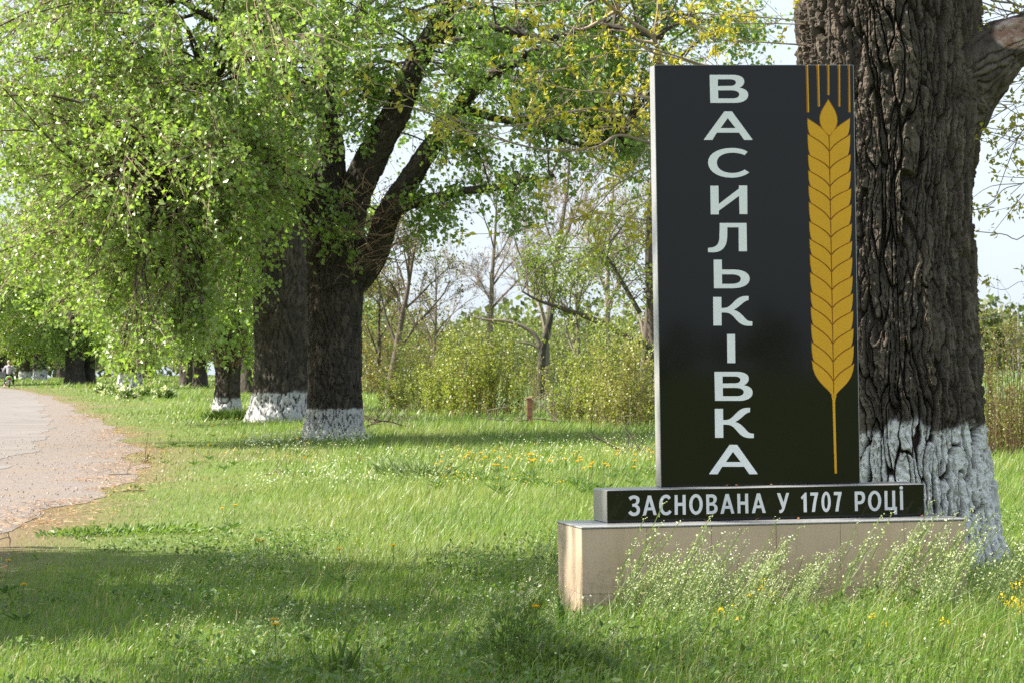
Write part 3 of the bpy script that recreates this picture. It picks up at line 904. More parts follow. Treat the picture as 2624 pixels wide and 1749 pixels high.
def blob_centres(blobs, rng, hole=0.34, seed=1):
    """blobs: (px, py, distance, radius px, count[, depth half spread m]) -> cluster centres in the place"""
    out = []
    for q in blobs:
        px, py, d, rp, n = q[:5]; dz = q[5] if len(q) > 5 else 4.0
        k = 0; tries = 0
        while k < n and tries < n * 20:
            tries += 1
            v = rng.uniform(-1, 1, 3)
            if v @ v > 1: continue
            p = at(px + v[0] * rp, py + v[1] * rp, d + v[2] * dz)
            if p[2] < 1.2: continue
            if fbm(p[0] * 0.55, p[1] * 0.4, p[2] * 0.55, seed, 2) < hole: continue
            out.append(p); k += 1
    return np.array(out)

LEAF = (0.235, 0.335, 0.085)
LEAF_SHADE = (0.175, 0.265, 0.06)  # darker copy of LEAF, painted-in shade for the less lit crown side

# ---- the big old poplar behind the sign
rows = [(2086, 1345, 232), (2082, 1290, 224), (2077, 1240, 216), (2070, 1150, 209), (2064, 1060, 204), (2060, 960, 199), (2052, 830, 195), (2047, 700, 188), (2045, 600, 186),
        (2045, 440, 186), (2046, 330, 192), (2046, 240, 198), (2040, 100, 204), (2036, 0, 204), (2030, -90, 198)]
rows_up = [(2036, 0, 190), (2030, -120, 186), (2015, -400, 165), (1990, -700, 120)]
DB = 25.4
big = thing('poplar_tree', 'huge old poplar with deeply furrowed bark and whitewashed base behind the black sign', 'tree', tuple(at(2085, 1305, DB) * np.array([1, 1, 0])))
P = px_path([(a, b, DB, c) for a, b, c in rows])
P[0, 2] = min(P[0, 2], -0.15)
def big_flare(TH, LL, rr):
    f = np.exp(-LL / 0.45)
    return f * 0.07 * (np.cos(TH * 5 + 0.7) * 0.5 + np.cos(TH * 3 + 2.0) * 0.5)
bark_part('trunk', P, MAT['bark_big'], big, 400, 720, 0.105, 0.062, 0.54, 31, flare=big_flare, paint=painter(at(2100, 972, DB)[2], 77, 0.03, 0.38, 0.16), lump=0.035, front=0.45)
P = px_path([(a, b, DB, c) for a, b, c in rows_up])
bark_part('upper_trunk', P, MAT['bark_big'], big, 90, 60, 0.07, 0.09, 0.5, 32, lump=0.035)
def torn(V):
    p0 = at(2326, 78, DB - 0.25)
    d = np.linalg.norm((V - p0) * np.array([1.0, 0.55, 1.25]), axis=1) + 0.12 * (fbm(V[:, 0] * 9, V[:, 1] * 9, V[:, 2] * 9, 3, 3) - 0.5)
    return sstep(0.17, 0.14, d)
Pl = px_path([(2070, 420, DB, 120), (2130, 290, DB - 0.05, 118), (2195, 195, DB - 0.05, 108), (2260, 142, DB - 0.1, 84), (2310, 108, DB - 0.1, 62), (2360, 86, DB - 0.1, 52), (2460, 30, DB, 50), (2620, -90, DB + 0.3, 44), (2760, -300, DB + 0.6, 30)])
bark_part('limb', Pl, MAT['bark_big'], big, 200, 240, 0.045, 0.06, 0.36, 41, bare=torn, lump=0.03)

# slender branches with young ochre leaves, drawn out of the crown to the left of the sign and right of the trunk
def Zb(x, y): return ((1000 + x / 3.136) / KPX, (y / 3.136) / KPX)
def Zr(x, y): return ((2300 + x / 3.136) / KPX, (y / 3.136) / KPX)
rngb = np.random.default_rng(11)
bc = Crown(rngb)
TW = (0.33, 0.265, 0.19)
def main_branch(pts, d0, d1, r0, r1, tw, first=None):
    n = len(pts)
    P = [at(*q, d0 + (d1 - d0) * i / (n - 1)) for i, q in enumerate(pts)]
    if first is not None: P = [np.array(first)] + P
    C = curve(np.array(P), 10 * n)
    r0, r1 = r0 * 0.6, r1 * 0.62
    C[:, 1] += 0.15 * (vnoise(np.linspace(0, n, len(C)), 0.0, 0.0, int(rngb.integers(999))) - 0.5)
    bc.wood.tube(C, np.linspace(r0, r1, len(C)), 6, np.array(TW) * rngb.uniform(0.75, 1.1), False)
    for k in range(tw):
        t = rngb.uniform(0.25, 1.0); i = int(t * (len(C) - 1))
        if rngb.random() < 0.2: continue
        dirn = C[min(i + 2, len(C) - 1)] - C[max(i - 2, 0)]; dirn /= np.linalg.norm(dirn) + 1e-9
        side = unit(1, rngb)[0]; side[1] *= 0.6
        ln = rngb.uniform(0.15, 0.75) * (1.1 - 0.4 * t)
        e = C[i] + (dirn * 0.8 + side * 0.75 + np.array([0, 0, 0.10])) * ln
        m_ = (C[i] + e) / 2 + rngb.normal(size=3) * 0.05 + np.array([0, 0, -0.04])
        tw_ = curve(np.array([C[i], m_, e]), 7)
        bc.wood.tube(tw_, np.linspace(r1 * 1.2, r1 * 0.7, 7), 4, np.array(TW) * rngb.uniform(0.8, 1.2), False)
        for j, cnt in ((6, 9), (4, 5), (2, 2)):
            if rngb.random() < (0.95, 0.5, 0.3)[(6 - j) // 2]:
                tuft(tw_[j], cnt)
        for q in range(2):      # smaller twigs
            if rngb.random() < 0.35:
                i2 = int(rngb.integers(2, 6)); e2 = tw_[i2] + (unit(1, rngb)[0] * np.array([1, .6, 1]) + dirn * 0.5) * rngb.uniform(0.1, 0.3)
                bc.wood.tube(curve(np.array([tw_[i2], (tw_[i2] + e2) / 2 + rngb.normal(size=3) * 0.02, e2]), 4), np.linspace(r1, r1 * 0.5, 4), 3, np.array(TW), False)
                tuft(e2, 6)
    tuft(C[-1], 9)
def tuft(p, n):
    C = np.repeat(p[None, :], n, 0) + rngb.normal(size=(n, 3)) * 0.022
    A = unit(n, rngb) + np.array([0.1, 0, -0.15]); A /= np.linalg.norm(A, axis=1)[:, None]
    Nn = unit(n, rngb)
    sz = rngb.uniform(0.03, 0.07, n)
    V, T = kites(C, A, Nn, sz, 0.3, 0.23)
    bc.LV.append(V); bc.LT.append(T + bc.n); bc.n += len(V)
    bc.LC.append(np.repeat(leaf_cols(n, rngb, (0.42, 0.41, 0.05), 0.25, 0.18, (0.46, 0.27, 0.03)), 4, 0))
trunk_pt = lambda py: at(1990, py, DB)
left_paths = [
    ([Zb(2250, 1180), Zb(2080, 1150), Zb(1900, 1090), Zb(1800, 1095), Zb(1700, 1165), Zb(1560, 1205), Zb(1330, 1215), Zb(1130, 1190), Zb(880, 1125), Zb(620, 1060), Zb(430, 985), Zb(260, 890), Zb(60, 830)], 24.3, 23.2, 0.036, 0.005, 30, 430),
    ([Zb(2300, 1150), Zb(2080, 1090), Zb(1860, 935), Zb(1640, 878), Zb(1430, 905), Zb(1150, 988), Zb(900, 1012), Zb(600, 985), Zb(330, 890), Zb(20, 710)], 24.5, 23.0, 0.032, 0.004, 28, 400),
    ([Zb(2300, 830), Zb(2080, 792), Zb(1850, 765), Zb(1600, 738), Zb(1420, 720), Zb(1200, 650), Zb(960, 620), Zb(810, 500)], 24.4, 23.4, 0.026, 0.004, 24, 330),
    ([Zb(2350, 760), Zb(2180, 510), Zb(2110, 300), Zb(1960, 190), Zb(1800, 70), Zb(1690, -20), Zb(1500, -200)], 24.6, 24.0, 0.045, 0.02, 14, 330),
    ([Zb(2250, 460), Zb(2100, 410), Zb(1950, 345), Zb(1780, 285), Zb(1640, 290), Zb(1450, 280), Zb(1280, 220), Zb(1160, 120)], 24.4, 23.6, 0.024, 0.004, 22, 250),
    ([Zb(2250, 440), Zb(2100, 415), Zb(1850, 402), Zb(1650, 455), Zb(1450, 530), Zb(1300, 575), Zb(1100, 555)], 24.2, 23.4, 0.022, 0.004, 20, 280),
    ([Zb(2250, 1290), Zb(2080, 1330), Zb(1930, 1420), Zb(1800, 1500), Zb(1700, 1620), Zb(1560, 1750)], 24.3, 23.8, 0.026, 0.005, 22, 480),
    ([Zb(2250, 1200), Zb(2080, 1180), Zb(1900, 1420), Zb(1700, 1390), Zb(1500, 1400), Zb(1250, 1560)], 24.3, 23.6, 0.016, 0.004, 18, 470),
    ([Zb(2250, 1850), Zb(2080, 1780), Zb(1900, 1750), Zb(1700, 1720), Zb(1450, 1760), Zb(1200, 1840)], 24.3, 23.6, 0.018, 0.004, 20, 600),
    ([Zb(2250, 2080), Zb(2080, 1960), Zb(1900, 1900), Zb(1700, 1960), Zb(1600, 2050)], 24.3, 23.8, 0.014, 0.004, 16, 640),
    ([Zb(1690, -20), Zb(1560, 60), Zb(1500, 180), Zb(1400, 330), Zb(1350, 360), Zb(1170, 130)], 24.0, 23.4, 0.014, 0.004, 14, None),
    ([Zb(2350, 100), Zb(2200, 150), Zb(2090, 220), Zb(2000, 150), Zb(1900, 30), Zb(1850, -80)], 24.5, 24.0, 0.012, 0.004, 16, 60),
    ([Zb(2700, 330), Zb(2550, 250), Zb(2400, 180), Zb(2250, 60), Zb(2150, -60)], 24.9, 24.2, 0.014, 0.004, 20, 110),
    ([Zb(2700, 200), Zb(2600, 420), Zb(2480, 470), Zb(2350, 420), Zb(2250, 470)], 24.9, 24.4, 0.01, 0.004, 18, 60),
    ([Zb(1560, -60), Zb(1300, 20), Zb(1000, 40), Zb(700, 20), Zb(580, 30)], 24.2, 23.6, 0.012, 0.004, 14, None),
]
for pts, d0, d1, r0, r1, tw, py in left_paths:
    main_branch(pts, d0, d1, r0, r1, tw, None if py is None else trunk_pt(py))
right_paths = [
    ([Zr(1300, -60), Zr(1120, 60), Zr(960, 55), Zr(830, -20)], 25.6, 25.3, 0.03, 0.012, 16),
    ([Zr(1300, 140), Zr(1050, 40), Zr(900, 120), Zr(760, 110), Zr(640, 60)], 25.6, 25.3, 0.012, 0.004, 22),
    ([Zr(1400, 980), Zr(1016, 1010), Zr(900, 1035), Zr(780, 1040), Zr(660, 1015)], 25.8, 25.4, 0.012, 0.006, 16),
    ([Zr(1300, 1250), Zr(1016, 980), Zr(880, 880), Zr(760, 790), Zr(700, 750)], 25.9, 25.5, 0.012, 0.005, 16),
    ([Zr(1300, 560), Zr(1016, 640), Zr(880, 690), Zr(780, 740), Zr(690, 800)], 25.8, 25.3, 0.008, 0.004, 18),
    ([Zr(1300, 500), Zr(1100, 900), Zr(960, 1130), Zr(880, 1330), Zr(800, 1568)], 25.9, 25.6, 0.012, 0.005, 18),
    ([Zr(1300, 1330), Zr(1016, 1470), Zr(860, 1520), Zr(760, 1640), Zr(610, 1690)], 25.9, 25.5, 0.012, 0.005, 16),
    ([Zr(1300, 1500), Zr(1016, 1900), Zr(860, 1880), Zr(640, 1860)], 25.9, 25.5, 0.012, 0.006, 10),
    ([Zr(1300, 2350), Zr(1016, 2260), Zr(860, 2330), Zr(700, 2280), Zr(630, 2210)], 25.9, 25.5, 0.008, 0.003, 7),
    ([Zr(1400, 700), Zr(1100, 800), Zr(900, 840), Zr(720, 820)], 26.2, 25.8, 0.008, 0.004, 16),
]
for i, (pts, d0, d1, r0, r1, tw) in enumerate(right_paths):
    q = pts[0]
    pts = [(q[0] + 45, q[1] * 0.55 + (-60) * 0.45)] + pts
    main_branch(pts, d0, d1, r0, r1, tw, at(2400 + 24 * i, 62 - 18 * i, DB))
# bare shoots at the twin height and the higher crown out of view: sparse young leaves
hc = np.array([[big.location[0] + q[0] * 4.5, big.location[1] + q[1] * 4.5, 12 + q[2] * 5] for q in unit(40, rngb) * rngb.random((40, 1)) ** 0.4])
up_nodes = curve(P, 20)[4:, :3]
bc.grow(up_nodes, hc, np.full(40, 1.3), 10, 10, 0.12, (0.2, 0.2, 0.025), 0.07, twc=TW, tw_r=0.01)
bc.build(big, MAT['young_leaf'])
# ---- the nearer of the twin poplars
DT = 75.0
twin = thing('poplar_tree', 'whitewashed old poplar with forked dark limbs, nearer of the twin trunks left of the sign', 'tree', tuple(at(768, 1003, DT) * np.array([1, 1, 0])))
zt0 = float(gh(twin.location[0], DT)) - 0.15
P = px_path([(768, 1012, DT, 70), (768, 995, DT, 67), (770, 950, DT, 62), (770, 880, DT, 60), (769, 800, DT, 60), (769, 700, DT, 62), (772, 630, DT, 68), (776, 570, DT, 70), (765, 500, DT, 55), (755, 440, DT, 44), (758, 380, DT, 36)])
P[0, 2] = zt0
fl = lambda TH, LL, rr: np.exp(-LL / 0.5) * 0.13 * (0.6 + 0.4 * np.cos(TH * 4 + 1.0))
zw = at(770, 938, DT)[2]
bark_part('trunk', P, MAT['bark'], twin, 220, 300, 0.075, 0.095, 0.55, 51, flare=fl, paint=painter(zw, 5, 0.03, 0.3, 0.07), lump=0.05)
limbs_t = [
    [(757, 470, DT, 42), (760, 400, DT, 34), (763, 330, DT, 26), (750, 260, DT + .3, 24), (742, 190, DT + .5, 24), (752, 110, DT + .7, 22), (770, 20, DT + 1, 21), (785, -120, DT + 1.5, 18), (800, -400, DT + 2, 10)],
    [(785, 540, DT, 48), (812, 450, DT - .2, 40), (845, 380, DT - .4, 37), (880, 310, DT - .6, 34), (915, 250, DT - .8, 31), (945, 170, DT - 1, 27), (985, 90, DT - 1.2, 23), (1035, 10, DT - 1.4, 20), (1100, -120, DT - 1.6, 17), (1180, -350, DT - 2, 10)],
    [(815, 640, DT, 40), (850, 595, DT - .4, 36), (872, 550, DT - .7, 29), (893, 490, DT - 1, 28), (930, 430, DT - 1.3, 26), (975, 360, DT - 1.6, 24), (1015, 300, DT - 1.9, 22), (1060, 240, DT - 2.1, 18), (1120, 180, DT - 2.4, 13), (1250, 110, DT - 3, 8)],
    [(745, 540, DT, 30), (712, 505, DT + .3, 24), (690, 440, DT, 20), (650, 400, DT - .5, 17), (610, 360, DT - 1, 14), (585, 310, DT - 1.4, 13), (550, 255, DT - 1.8, 12), (512, 212, DT - 2.2, 9), (470, 195, DT - 2.6, 5)],
    [(880, 500, DT - 1, 14), (960, 465, DT - 1.6, 11), (1060, 440, DT - 2, 9), (1150, 430, DT - 2.4, 8), (1205, 413, DT - 2.6, 7), (1240, 415, DT - 2.7, 6.5), (1272, 402, DT - 2.8, 5)],
    [(740, 230, DT + .5, 14), (690, 180, DT, 12), (640, 150, DT - .8, 10), (560, 90, DT - 1.6, 8), (430, 10, DT - 2.4, 7), (330, -60, DT - 3, 5)],
    [(700, 450, DT, 12), (620, 400, DT - 1, 9), (540, 395, DT - 2, 8), (490, 425, DT - 2.6, 6), (410, 470, DT - 3.2, 4)],
    [(1000, 80, DT - 1.2, 12), (1120, 60, DT - 1.8, 10), (1250, 90, DT - 2.2, 9), (1380, 60, DT - 2.6, 7), (1520, 90, DT - 3, 5)],
    [(1060, 250, DT - 2, 10), (1130, 270, DT - 1.6, 9), (1220, 290, DT - 1.2, 7), (1320, 330, DT - 0.8, 5), (1420, 330, DT, 4)],
]
lnodes = []
for i, rws in enumerate(limbs_t):
    Pl = px_path(rws)
    k = 90 if i < 3 else 30
    bark_part('limb', Pl, MAT['bark'], twin, k, 150 if i < 3 else 60, 0.07 if i < 3 else 0.02, 0.12, 0.5, 60 + i, lump=0.06)
    C = curve(Pl, 40)
    lnodes.append(C[10:, :3])
lnodes = np.vstack(lnodes)
rngt = np.random.default_rng(21)
tc_ = Crown(rngt)
# left mass of the crown, hanging low over the verge
bl = [(30, 60, 72, 190, 16, 5.5), (20, 280, 72, 160, 12, 5.5), (250, 60, 73, 150, 12, 5.5), (330, 200, 70, 120, 8, 2), (120, 120, 72, 330, 44, 7.04), (420, 110, 73, 300, 40, 7.04), (100, 400, 72, 230, 28, 6.6), (360, 400, 72, 270, 38, 6.6), (560, 320, 73, 190, 23, 5.72), (290, 620, 73, 160, 18, 5.5),
      (450, 620, 73, 170, 20, 5.5), (560, 500, 71, 80, 6, 1.5), (180, 640, 73, 120, 12, 4.84), (640, 120, 73, 190, 20, 6.6), (610, 430, 71, 70, 4, 1.5), (320, 790, 69, 60, 5, 1.2), (420, 755, 70, 75, 6, 1.5), (470, 690, 71, 50, 4, 1.2), (250, 800, 70, 50, 3, 1), (670, 640, 71.5, 30, 1, 0.4), (220, -200, 73, 420, 7, 8.8), (650, -180, 74, 350, 7, 8.8), (40, 570, 73, 120, 9, 4.84)]
cc = blob_centres(bl, rngt, 0.30, 3)
rad = rngt.uniform(0.9, 1.5, len(cc)) * np.clip((cc[:, 2] - 1.3) / 4.0, 0.42, 1.0)
tc_.grow(lnodes, cc, rad, 14, 13, 0.122, LEAF, 0.032, droop=0.4, wind=0.4, tw_r=0.0085, twc=(0.30, 0.22, 0.15), yellow=0.12, tuft=0.07)
# right and upper parts, less lit: their shade is put into a darker leaf colour
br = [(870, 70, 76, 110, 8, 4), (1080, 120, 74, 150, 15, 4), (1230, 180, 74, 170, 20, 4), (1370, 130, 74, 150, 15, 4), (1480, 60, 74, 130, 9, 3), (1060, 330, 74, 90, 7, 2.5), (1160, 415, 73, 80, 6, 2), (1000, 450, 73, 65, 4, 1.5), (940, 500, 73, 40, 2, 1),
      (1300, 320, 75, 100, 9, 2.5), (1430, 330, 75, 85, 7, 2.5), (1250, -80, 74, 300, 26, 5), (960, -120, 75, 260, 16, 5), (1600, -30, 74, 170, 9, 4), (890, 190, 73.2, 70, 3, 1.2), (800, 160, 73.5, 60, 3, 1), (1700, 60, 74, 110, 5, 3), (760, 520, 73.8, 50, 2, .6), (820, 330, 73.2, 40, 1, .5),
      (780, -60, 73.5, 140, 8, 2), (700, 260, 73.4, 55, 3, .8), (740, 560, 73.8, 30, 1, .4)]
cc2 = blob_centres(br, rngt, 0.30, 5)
tc_.grow(lnodes, cc2, rngt.uniform(0.65, 1.1, len(cc2)), 13, 15, 0.122, LEAF_SHADE, 0.035, droop=0.35, wind=0.3, tw_r=0.008, yellow=0.08, tuft=0.07)
# rest of the crown above the frame, coarser
upc = np.array([twin.location[0], DT, 17.0]) + unit(36, rngt) * (rngt.random((36, 1)) ** 0.33) * np.array([10, 8, 6.5])
upc = upc[upc[:, 2] > 11.5]
tc_.grow(lnodes, upc, np.full(len(upc), 1.7), 8, 12, 0.26, LEAF, 0.06, branch=True, tw_r=0.012)
# water shoots around the fork: dry brown twigs
for k in range(130):
    b0 = at(rngt.uniform(800, 930), rngt.uniform(430, 640), DT - 1.6 + rngt.uniform(-.2, .3))
    e = b0 + np.array([rngt.normal() * 0.5 + 0.2, rngt.normal() * 0.25, rngt.uniform(-0.15, 0.6)])
    tc_.wood.tube(curve(np.array([b0, (b0 + e) / 2 + rngt.normal(size=3) * 0.08, e]), 5), np.linspace(0.011, 0.004, 5), 3, np.array((0.26, 0.17, 0.11)) * rngt.uniform(0.7, 1.3), False)
tc_.build(twin, MAT['leaf'])

# ---- the farther twin, half hidden behind
D2 = 97.0
twin2 = thing('poplar_tree', 'whitewashed old poplar with flared base, farther of the twin trunks, partly hidden by the nearer', 'tree', tuple(at(645, 957, D2) * np.array([1, 1, 0])))
P = px_path([(646, 972, D2, 80), (648, 955, D2, 77), (650, 920, D2, 71), (652, 880, D2, 68), (653, 800, D2, 67), (651, 700, D2, 69), (648, 600, D2, 68), (650, 480, D2, 60), (648, 340, D2, 48), (645, 200, D2, 40), (640, 0, D2, 30), (640, -250, D2, 18)])
P[0, 2] = float(gh(twin2.location[0], D2)) - 0.2
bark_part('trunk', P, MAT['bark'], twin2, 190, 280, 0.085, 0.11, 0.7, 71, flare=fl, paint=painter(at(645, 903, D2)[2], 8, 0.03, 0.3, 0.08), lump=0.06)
l2 = px_path([(640, 640, D2, 34), (605, 570, D2 - .6, 28), (585, 500, D2 - 1, 24), (560, 400, D2 - 1.5, 20), (500, 260, D2 - 2, 14), (420, 120, D2 - 2.5, 9)])
bark_part('limb', l2, MAT['bark'], twin2, 50, 80, 0.05, 0.14, 0.5, 72)
l3 = px_path([(655, 560, D2, 30), (700, 470, D2 + .6, 24), (730, 360, D2 + 1, 20), (760, 220, D2 + 1, 16), (800, 60, D2 + 1, 12)])
bark_part('limb', l3, MAT['bark'], twin2, 50, 80, 0.05, 0.14, 0.5, 73)
rng2 = np.random.default_rng(5)
c2 = Crown(rng2)
nod = np.vstack([curve(P, 30)[12:, :3], curve(l2, 20)[5:, :3], curve(l3, 20)[5:, :3]])
b2 = [(420, 500, 95, 260, 20, 3.5), (250, 420, 95, 300, 20, 4), (480, 200, 95, 300, 20, 4), (560, 640, 101, 80, 5, 2), (480, 700, 97, 80, 6, 2.5), (150, 620, 94, 160, 11, 4), (760, 150, 98, 200, 12, 5), (900, 260, 100, 120, 5, 3), (420, -200, 96, 400, 22, 7), (840, -100, 98, 260, 10, 5), (640, 420, 94.3, 60, 3, .8), (1100, 200, 100, 160, 8, 4), (1280, 130, 100, 160, 8, 4)]
cc = blob_centres(b2, rng2, 0.3, 9)
rad = rng2.uniform(1.1, 1.8, len(cc)) * np.clip((cc[:, 2] - 1.3) / 5.0, 0.4, 1.0)
c2.grow(nod, cc, rad, 13, 12, 0.15, LEAF, 0.05, droop=0.4, wind=0.35, tw_r=0.011, yellow=0.15, tuft=0.1)
c2.build(twin2, MAT['leaf'])

# ---- pollard with sprouting head, third in the row
D3 = ground_hit(522, 947)[1]
tr3 = thing('poplar_tree', 'slimmer whitewashed poplar with a burst of dry shoots, left of the twin trunks', 'tree', tuple(at(522, 947, D3) * np.array([1, 1, 0])))
P = px_path([(522, 958, D3, 35), (522, 942, D3, 33), (522, 915, D3, 29), (523, 880, D3, 28), (524, 850, D3, 28), (524, 815, D3, 33), (522, 770, D3, 30), (520, 650, D3, 24), (516, 500, D3, 18), (512, 300, D3, 12)])
P[0, 2] = float(gh(tr3.location[0], D3)) - 0.2
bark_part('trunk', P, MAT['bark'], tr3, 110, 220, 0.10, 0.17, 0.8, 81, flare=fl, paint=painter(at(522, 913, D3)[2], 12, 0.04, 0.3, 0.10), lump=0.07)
rng3 = np.random.default_rng(15)
c3 = Crown(rng3)
for k in range(170):
    s = rng3.choice([-1, 1]); b0 = at(522 + s * rng3.uniform(5, 30), rng3.uniform(795, 845), D3 - 0.5)
    e = at(522 + s * rng3.uniform(15, 62), rng3.uniform(755, 815), D3 - 0.5 + rng3.uniform(-.6, .6))
    c3.wood.tube(curve(np.array([b0, (b0 + e) / 2 + rng3.normal(size=3) * 0.08, e]), 5), np.linspace(0.02, 0.006, 5), 3, np.array((0.24, 0.17, 0.12)) * rng3.uniform(0.6, 1.3), False)
cc = blob_centres([(520, 700, D3, 110, 14, 3), (430, 690, D3, 130, 12, 3), (520, 560, D3, 180, 14, 4), (520, 350, D3, 250, 16, 5), (330, 700, D3, 100, 7, 3), (560, 790, D3, 30, 2, 1)], rng3, 0.3, 4)
c3.grow(curve(P, 30)[14:, :3], cc, np.full(len(cc), 1.4), 12, 16, 0.2, LEAF, 0.05, tw_r=0.012, tuft=0.12)
c3.build(tr3, MAT['leaf'])

# ---- poplars farther along the road: two crown kinds, copied along the avenue
def far_poplar(name, label, seed, h=17.0, r=0.7, low=1.9, white=True, nl=0.3, base=LEAF, ncl=95, group='poplars farther along the road'):
    rng = np.random.default_rng(seed)
    t = thing(name, label, 'tree', (0, 0, 0), 0, group)
    P = np.array([[0, 0, -0.4, r * 1.25], [0, 0, 0.2, r * 1.12], [0.02, 0, 1.2, r], [0.05, 0.05, 3.0, r * 0.98], [0.1, 0.1, 5, r * 0.8], [0.1, 0, 9, r * 0.5], [0.3, 0, h * 0.85, r * 0.15]])
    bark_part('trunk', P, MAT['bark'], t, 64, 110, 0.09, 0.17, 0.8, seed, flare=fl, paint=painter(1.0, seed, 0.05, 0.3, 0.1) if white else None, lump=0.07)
    C = Crown(rng)
    nodes = [curve(P, 30)[12:, :3]]
    for k in range(5):
        a = k * 1.26 + rng.uniform(0, .8); L = rng.uniform(3, 5.5); z = rng.uniform(3, 6)
        Lp = np.array([[0.05, 0.05, z, r * 0.4], [math.cos(a) * L * .4, math.sin(a) * L * .4, z + L * .5, r * 0.28], [math.cos(a) * L, math.sin(a) * L, z + L * .9, r * 0.1]])
        bark_part('limb', Lp, MAT['bark'], t, 12, 14, 0.03, 0.15, 0.6, seed + k)
        nodes.append(curve(Lp, 12)[4:, :3])
    nodes = np.vstack(nodes)
    cs = []
    while len(cs) < ncl:
        u = rng.uniform(-1, 1, 3)
        if u @ u > 1 or (u @ u) < 0.12: continue
        p = np.array([u[0] * 6.3, u[1] * 6.3, 8.8 + u[2] * 7.2])
        if p[2] < low + 0.5: continue
        if fbm(p[0] * .4, p[1] * .4, p[2] * .4, seed, 2) < 0.36: continue
        cs.append(p)
    cs = np.array(cs)
    C.grow(nodes, cs, rng.uniform(1.1, 1.7, ncl), 11, 18, nl, base, 0.06, tw_r=0.014, droop=0.45, wind=0.3, tuft=0.15, yellow=0.16)
    C.build(t, MAT['leaf'])
    return t
protoA = far_poplar('poplar_tree', 'x', 101, white=True)
protoB = far_poplar('poplar_tree', 'x', 102, white=False, r=0.8, low=1.6, ncl=90)
protoC = far_poplar('poplar_tree', 'x', 103, h=16, white=True, r=0.62, low=1.5, base=(0.125, 0.185, 0.03))
protoD = far_poplar('poplar_tree', 'x', 104, white=True, r=0.72, low=2.4, ncl=52)
FAR = [  # proto, px, py base, half width px, label
    (protoA, 300, 893, 27, 'whitewashed poplar with leaf sprays hanging over its white band behind pale cress'),
    (protoB, 172, 880, 22, 'dark bare-based poplar, thicker left one of a touching pair without whitewash'),
    (protoB, 205, 879, 13, 'dark poplar, slimmer right one of a touching pair without whitewash'),
    (protoC, 92, 873, 15, 'whitewashed roadside poplar between the scooter rider and the dark touching pair'),
    (protoA, 57, 872, 13, 'faint whitewashed roadside poplar just right of the scooter rider'),
    (protoB, 430, 885, 17, 'dark poplar of the back row, thicker one beside a slim trunk'),
    (protoB, 460, 888, 10, 'slim dark poplar of the back row beside a thicker trunk'),
    (protoB, 571, 903, 15, 'dark trunked poplar standing just behind the slimmer whitewashed tree'),
    (protoB, 345, 868, 10, 'slim far poplar in the back row right of the whitewashed one with hanging sprays'),
    (protoB, 140, 868, 9, 'thin dark far poplar left of the dark touching pair'),
    (protoC, 2, 872, 12, 'whitewashed poplar at the far left edge beyond the scooter rider'),
]
used = set()
for pr, px, py, hw, lab in FAR:
    g = ground_hit(px, py); d = g[1]
    r0 = {protoA.name: 0.7, protoB.name: 0.8, protoC.name: 0.62}[pr.name]
    o = pr if pr.name not in used else copy_tree(pr)
    used.add(pr.name)
    wr = hw * KPX * d / F_PX
    s = float(np.clip(wr / r0, 0.55, 1.5))
    o.scale = (s, s, max(0.85, min(1.1, s)))
    o.location = (g[0], d, float(gh(g[0], d))); o.rotation_euler = (0, 0, RNG.uniform(0, 6.28))
    o['label'] = lab
    o['group'] = 'poplars farther along the road'
# poplars across the road and beyond its bend, filling the avenue; nearest ones stand left of the picture and shade the verge
SIDE = [(protoA, -14.6, 23.4, 1.0, 1.15, 'poplar across the road nearest the camera, outside the left edge'), (protoD, -14.4, 12.5, 0.95, 1.1, 'poplar across the road level with the sign, outside the left edge'),
        (protoB, -45, 236, 1.1, 1.1, 'poplar across the road behind the scooter rider'), (protoB, -56, 285, 1.15, 1.15, 'far poplar beyond the road bend'),
        (protoB, -34, 300, 1.15, 1.2, 'far poplar where the road bends out of sight'), (protoB, -15, 262, 1.1, 1.1, 'far back row poplar behind the dark pair'),
        (protoB, -24, 330, 1.2, 1.2, 'farthest poplar between the whitewashed trunks'), (protoB, -66, 340, 1.2, 1.2, 'farthest poplar at the left edge')]
for pr, x, y, s, sz, lab in SIDE:
    o = pr if pr.name not in used else copy_tree(pr)
    used.add(pr.name)
    o.location = (x, y, float(gh(x, y))); o.rotation_euler = (0, 0, RNG.uniform(0, 6.28)); o.scale = (s, s, sz)
    o['label'] = lab; o['group'] = 'poplars farther along the road'

